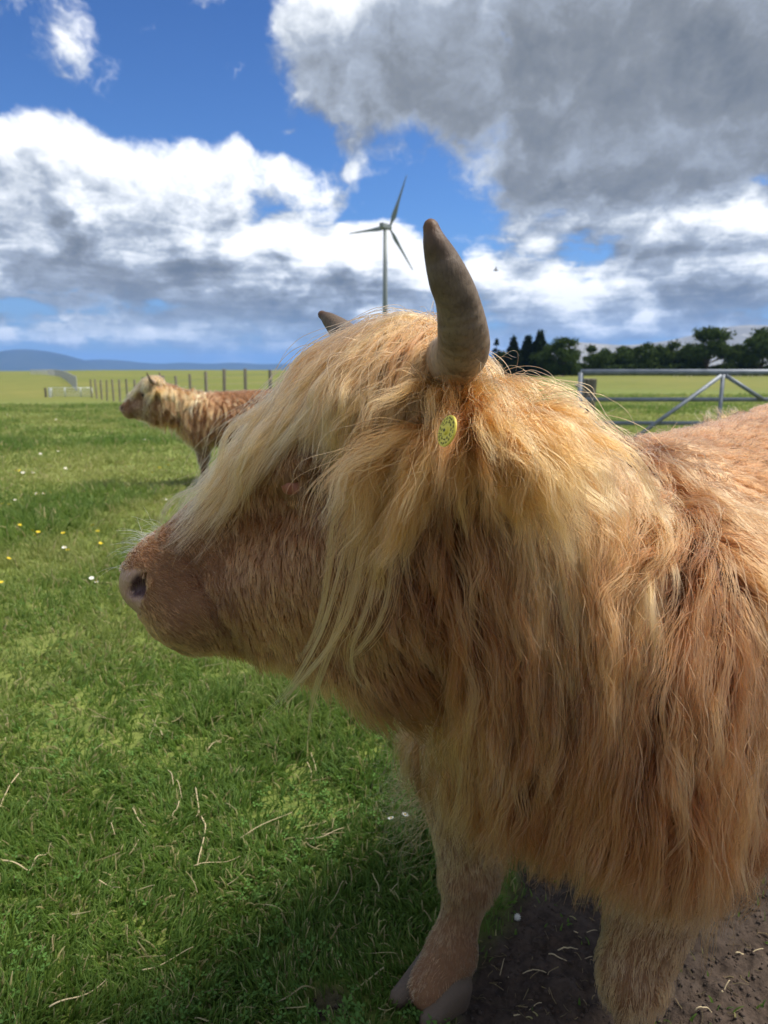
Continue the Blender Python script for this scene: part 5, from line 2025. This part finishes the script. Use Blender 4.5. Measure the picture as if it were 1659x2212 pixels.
def conifer(px, topy, wpx, Y, label, gaps=0.0):
    x = P(px, 790, Y)[0]
    z0 = float(ground_z(x, Y))
    H_ = P(px, topy, Y)[2] - z0
    W_ = wpx / F * Y
    root = empty('conifer_tree', (x, Y, z0))
    tag(root, label, 'tree', 'row of trees along the far field edge')
    V, Fc = lathe_tube([(x, Y, z0 - 0.2), (x, Y, z0 + H_ * 0.5), (x, Y, z0 + H_)], [0.03 * H_, 0.018 * H_, 0.003 * H_], 7)
    put('trunk', mesh_from('trunk', V, Fc), root, [M_BARK])
    pts = []
    for i in range(int(150 * (1 - gaps))):
        h = rng.uniform(0.1, 1.0)
        L_ = W_ * 0.5 * (1 - h) ** 0.8 * rng.uniform(0.65, 1.1) + 0.03 * W_
        a = rng.uniform(0, 6.28)
        m = 26
        t = rng.random((m, 1)) ** 0.7
        d = np.array([math.cos(a), math.sin(a), -0.28])
        pts.append(np.array([x, Y, z0 + H_ * h]) + d * L_ * t + rng.normal(0, 0.035 * W_, (m, 3)) * (1.2 - t))
    v, q = leaf_cards(np.concatenate(pts), W_ * 0.05)
    put('crown', mesh_np('crown', v, q, False), root, [M_NEEDLE])


conifer(1071, 733, 44, 140, 'thin sparse conifer closest to the large horn', 0.6)
conifer(1108, 731, 66, 142, 'dark narrow conifer second from the horn', 0.1)
conifer(1138, 727, 74, 145, 'dark conifer between the narrow one and the tallest one', 0.0)
conifer(1164, 719, 84, 143, 'tallest pointed conifer of the dark clump', 0.0)
broad_tree(1216, 728, 84, 138, 'wide dark round tree beside the conifer clump', 0.02)
broad_tree(1086, 758, 52, 150, 'low dark bushy tree behind the first conifers', 0.0)
broad_tree(1186, 744, 80, 141, 'dark bushy tree filling the space behind the conifers', 0.0)
broad_tree(1308, 757, 58, 154, 'small tree right of the low rounded tree', 0.05)
broad_tree(1369, 754, 58, 154, 'small tree right of the low spreading tree', 0.05)
broad_tree(1426, 750, 56, 155, 'small tree between the two middling trees', 0.05)
broad_tree(1484, 744, 64, 153, 'small tree tucked against the left of the tall broad tree', 0.05)
broad_tree(1588, 742, 64, 154, 'small tree in the dip right of the tall broad tree', 0.05)
broad_tree(1276, 746, 74, 150, 'low rounded tree just left of the gate post line', 0.12)
broad_tree(1340, 749, 74, 152, 'low spreading tree above the left half of the gate', 0.12)
broad_tree(1396, 742, 80, 150, 'middling tree left of the brace of the gate', 0.12)
broad_tree(1454, 737, 78, 150, 'middling tree touching the tall broad tree', 0.12)
broad_tree(1530, 706, 112, 145, 'tall broad tree standing highest in the row over the gate', 0.14)
broad_tree(1640, 708, 112, 145, 'broad open tree at the right edge with gaps in its crown', 0.2)
broad_tree(1716, 716, 90, 150, 'broad tree at the far right end of the row', 0.16)

# hedge along the foot of the trees
n = 16000
hxs = rng.uniform(P(1060, 790, 148)[0], P(1740, 790, 148)[0], n)
hgt = 1.5 + 1.3 * fbm(hxs / 3.5, hxs * 0 + 3.3, 3, 7)
hys = 148 + rng.normal(0, 0.8, n)
hzs = ground_z(hxs, hys) + rng.random(n) ** 0.7 * hgt
v, q = leaf_cards(np.stack([hxs, hys, hzs], 1), 0.42)
o = put('hedge', mesh_np('hedge', v, q, False), None, [M_LEAF])
tag(o, 'dark green hedge running along the foot of the tree row', 'hedge')

# ------------------------------------------------------------------ sheep resting by the trees
def sheep(px, py, Y, ang, label):
    d = direction(px, py)
    x = CAMP[0] + d[0] / d[1] * Y
    z = float(ground_z(x, Y))
    c, s = math.cos(ang), math.sin(ang)
    X, Yv = np.array([c, s, 0]), np.array([-s, c, 0])
    b = np.array([x, Y, z])
    Fd = Field(b - [1.1, 1.1, 0.1], b + [1.1, 1.1, 1.2], 0.035)
    u = np.array([0, 0, 1.0])
    Fd.cone(b + X * -0.4 + u * 0.55, b + X * 0.4 + u * 0.55, 0.30, 0.29, 0.08)
    Fd.cone(b + X * 0.45 + u * 0.66, b + X * 0.68 + u * 0.86, 0.15, 0.11, 0.06)
    Fd.cone(b + X * 0.68 + u * 0.88, b + X * 0.88 + u * 0.78, 0.10, 0.06, 0.04)
    for a_ in (-0.36, 0.36):
        for w_ in (-0.15, 0.15):
            Fd.cone(b + X * a_ + Yv * w_ + u * 0.4, b + X * a_ + Yv * w_ + u * 0.03, 0.07, 0.045, 0.03)
    for w_ in (-1, 1):
        Fd.cone(b + X * 0.66 + Yv * 0.08 * w_ + u * 0.93, b + X * 0.62 + Yv * 0.20 * w_ + u * 0.92, 0.04, 0.025, 0.02)
    o = put('sheep', Fd.mesh('sheep'), None, [M_WOOL])
    o_ = tag(o, label, 'sheep', 'pale sheep below the far trees')


M_WOOL = plain('wool', (0.62, 0.59, 0.52), 0.95, 0.2, 6)
for px, an, lb in ((1460, 0.3, 'white sheep under the gap left of the tall broad tree'), (1489, 2.9, 'white sheep below the left side of the tall broad tree'), (1596, 0.1, 'white sheep left of the open tree at the right edge'),
                   (1621, 3.0, 'white sheep below the middle of the open tree at the right edge'), (1643, 0.5, 'white sheep nearest to the right edge of the far field')):
    sheep(px, 812, 128, an, lb)

# ------------------------------------------------------------------ bird
bp = P(1071, 584, 22)
bird = empty('bird', tuple(bp))
tag(bird, 'small dark bird in flight against the white cloud', 'bird')
M_BIRD = plain('dark_feather', (0.02, 0.02, 0.02), 0.7, 0.3, 30)
v, f = lathe_tube([bp + q for q in (np.array([-0.075, 0, 0.0]), np.array([-0.06, 0, 0.006]), np.array([-0.03, 0, 0.0]), np.array([0.02, 0, -0.004]), np.array([0.055, 0, -0.002]), np.array([0.085, 0, 0.0]))], [0.003, 0.013, 0.02, 0.022, 0.012, 0.004], 10)
put('body', mesh_from('body', v, f), bird, [M_BIRD])
for sd in (1, -1):
    prof = [(0.025, 0.0), (0.022, 0.03), (0.03, 0.065), (0.055, 0.10)]
    V, Fc = [], []
    for i, (sw, sp) in enumerate(prof):
        w = (0.045, 0.042, 0.03, 0.006)[i]
        o_ = bp + np.array([-0.012 + sw * 0.4, sd * sp * 0.6, 0.01 + sp * 0.85])
        for e, th in ((w / 2, 0), (0, 0.003), (-w / 2, 0), (0, -0.003)):
            V.append(o_ + np.array([e, th * sd, 0]))
    for i in range(3):
        for j in range(4):
            Fc.append((i * 4 + j, i * 4 + (j + 1) % 4, i * 4 + 4 + (j + 1) % 4, i * 4 + 4 + j))
    Fc += [(0, 1, 2, 3), (15, 14, 13, 12)]
    put('wing', mesh_from('wing', V, Fc), bird, [M_BIRD])

# ------------------------------------------------------------------ hills on the horizon
def hill_material(name, c1, c2, c3):
    m, N, out = new_mat(name)
    co = N.n('ShaderNodeTexCoord').outputs['Object']
    n = N.noise(co, 0.0022, 5, 0.6)
    f = N.noise(N.v('MULTIPLY', co, (1, 1, 3)), 0.008, 5, 0.65)
    c = N.mix(N.ss(n, 0.35, 0.65), c1, c2)
    c = N.mix(N.ss(f, 0.55, 0.68), c, c3)
    principled(N, out, c, 0.95, 0.1)
    return m


def hill(name, prof, Y, depth, mat, label, seed):
    xs = np.array([P(a, 794, Y)[0] for a, b in prof])
    zs = np.array([P(a, b, Y)[2] for a, b in prof])
    nx, ny = 240, 40
    gx = np.linspace(xs[0], xs[-1], nx)
    gy = np.linspace(-1, 1, ny)
    X, T = np.meshgrid(gx, gy)
    top_ = np.interp(gx, xs, zs)
    k = np.ones(9) / 9
    top_ = np.convolve(np.pad(top_, 4, 'edge'), k, 'valid')
    base = -90.0
    sh = (np.cos(T * math.pi) * 0.5 + 0.5) ** 0.8
    Z = base + (top_[None] - base) * sh
    Z += (fbm(X / (Y * 0.03) + 50, (T * depth) / (Y * 0.03) + 50, 5, seed) - 0.5) * 0.12 * np.maximum(top_[None], 20) * (1 - sh) * 2 * (sh > 0.01)
    Yv = Y + T * depth
    idx = np.arange(nx * ny).reshape(ny, nx)
    q = np.stack([idx[:-1, :-1], idx[:-1, 1:], idx[1:, 1:], idx[1:, :-1]], -1).reshape(-1, 4)
    o = put(name, mesh_np(name, np.stack([X.ravel(), Yv.ravel(), Z.ravel()], 1), q), None, [mat])
    tag(o, label, None, None, 'structure')


M_MOOR = hill_material('heather_moor', (0.024, 0.030, 0.026), (0.04, 0.045, 0.035), (0.055, 0.058, 0.042))
M_DOWN = hill_material('pale_upland', (0.20, 0.19, 0.16), (0.30, 0.285, 0.25), (0.42, 0.40, 0.35))
hill('blue_hill', [(-700, 800), (-420, 770), (-200, 778), (-60, 772), (0, 764), (30, 757), (42, 754), (75, 755), (110, 760), (150, 771), (185, 784), (240, 800)], 8200, 1500, M_MOOR, 'dark moorland hill fading to blue at the left horizon', 5)
hill('low_hills', [(100, 800), (180, 779), (215, 776), (260, 778), (300, 783), (350, 786), (400, 783), (450, 786), (510, 783), (560, 787), (700, 784), (900, 788), (1100, 792), (1200, 800)], 9500, 1500, M_MOOR, 'low blue hills along the middle of the horizon', 6)
hill('pale_hill', [(1000, 800), (1100, 770), (1217, 737), (1299, 744), (1355, 746), (1449, 735), (1524, 716), (1580, 702), (1659, 703), (1800, 690), (2000, 715), (2300, 745), (2600, 800)], 4200, 1100, M_DOWN, 'pale upland hill rising behind the tree row on the right', 8)


# ------------------------------------------------------------------ the air between here and the hills
def build_haze():
    bm = bmesh.new()
    bmesh.ops.create_cube(bm, size=1)
    bm.transform(Matrix.Translation((0, 0, 125)) @ Matrix.Diagonal((40000, 40000, 420, 1)))
    me = bpy.data.meshes.new('haze')
    bm.to_mesh(me)
    bm.free()
    m = bpy.data.materials.new('haze')
    m.use_nodes = True
    m.node_tree.nodes.clear()
    N = NT(m.node_tree)
    out = N.n('ShaderNodeOutputMaterial')
    v = N.n('ShaderNodeVolumePrincipled')
    v.inputs['Color'].default_value = (0.24, 0.46, 1.0, 1)
    v.inputs['Density'].default_value = HAZE
    v.inputs['Anisotropy'].default_value = 0.1
    N.L.new(v.outputs[0], out.inputs['Volume'])
    o = put('haze', me, None, [m])
    tag(o, 'thin blue summer haze over the fields and hills', None, None, 'stuff')


HAZE = 9e-5
build_haze()
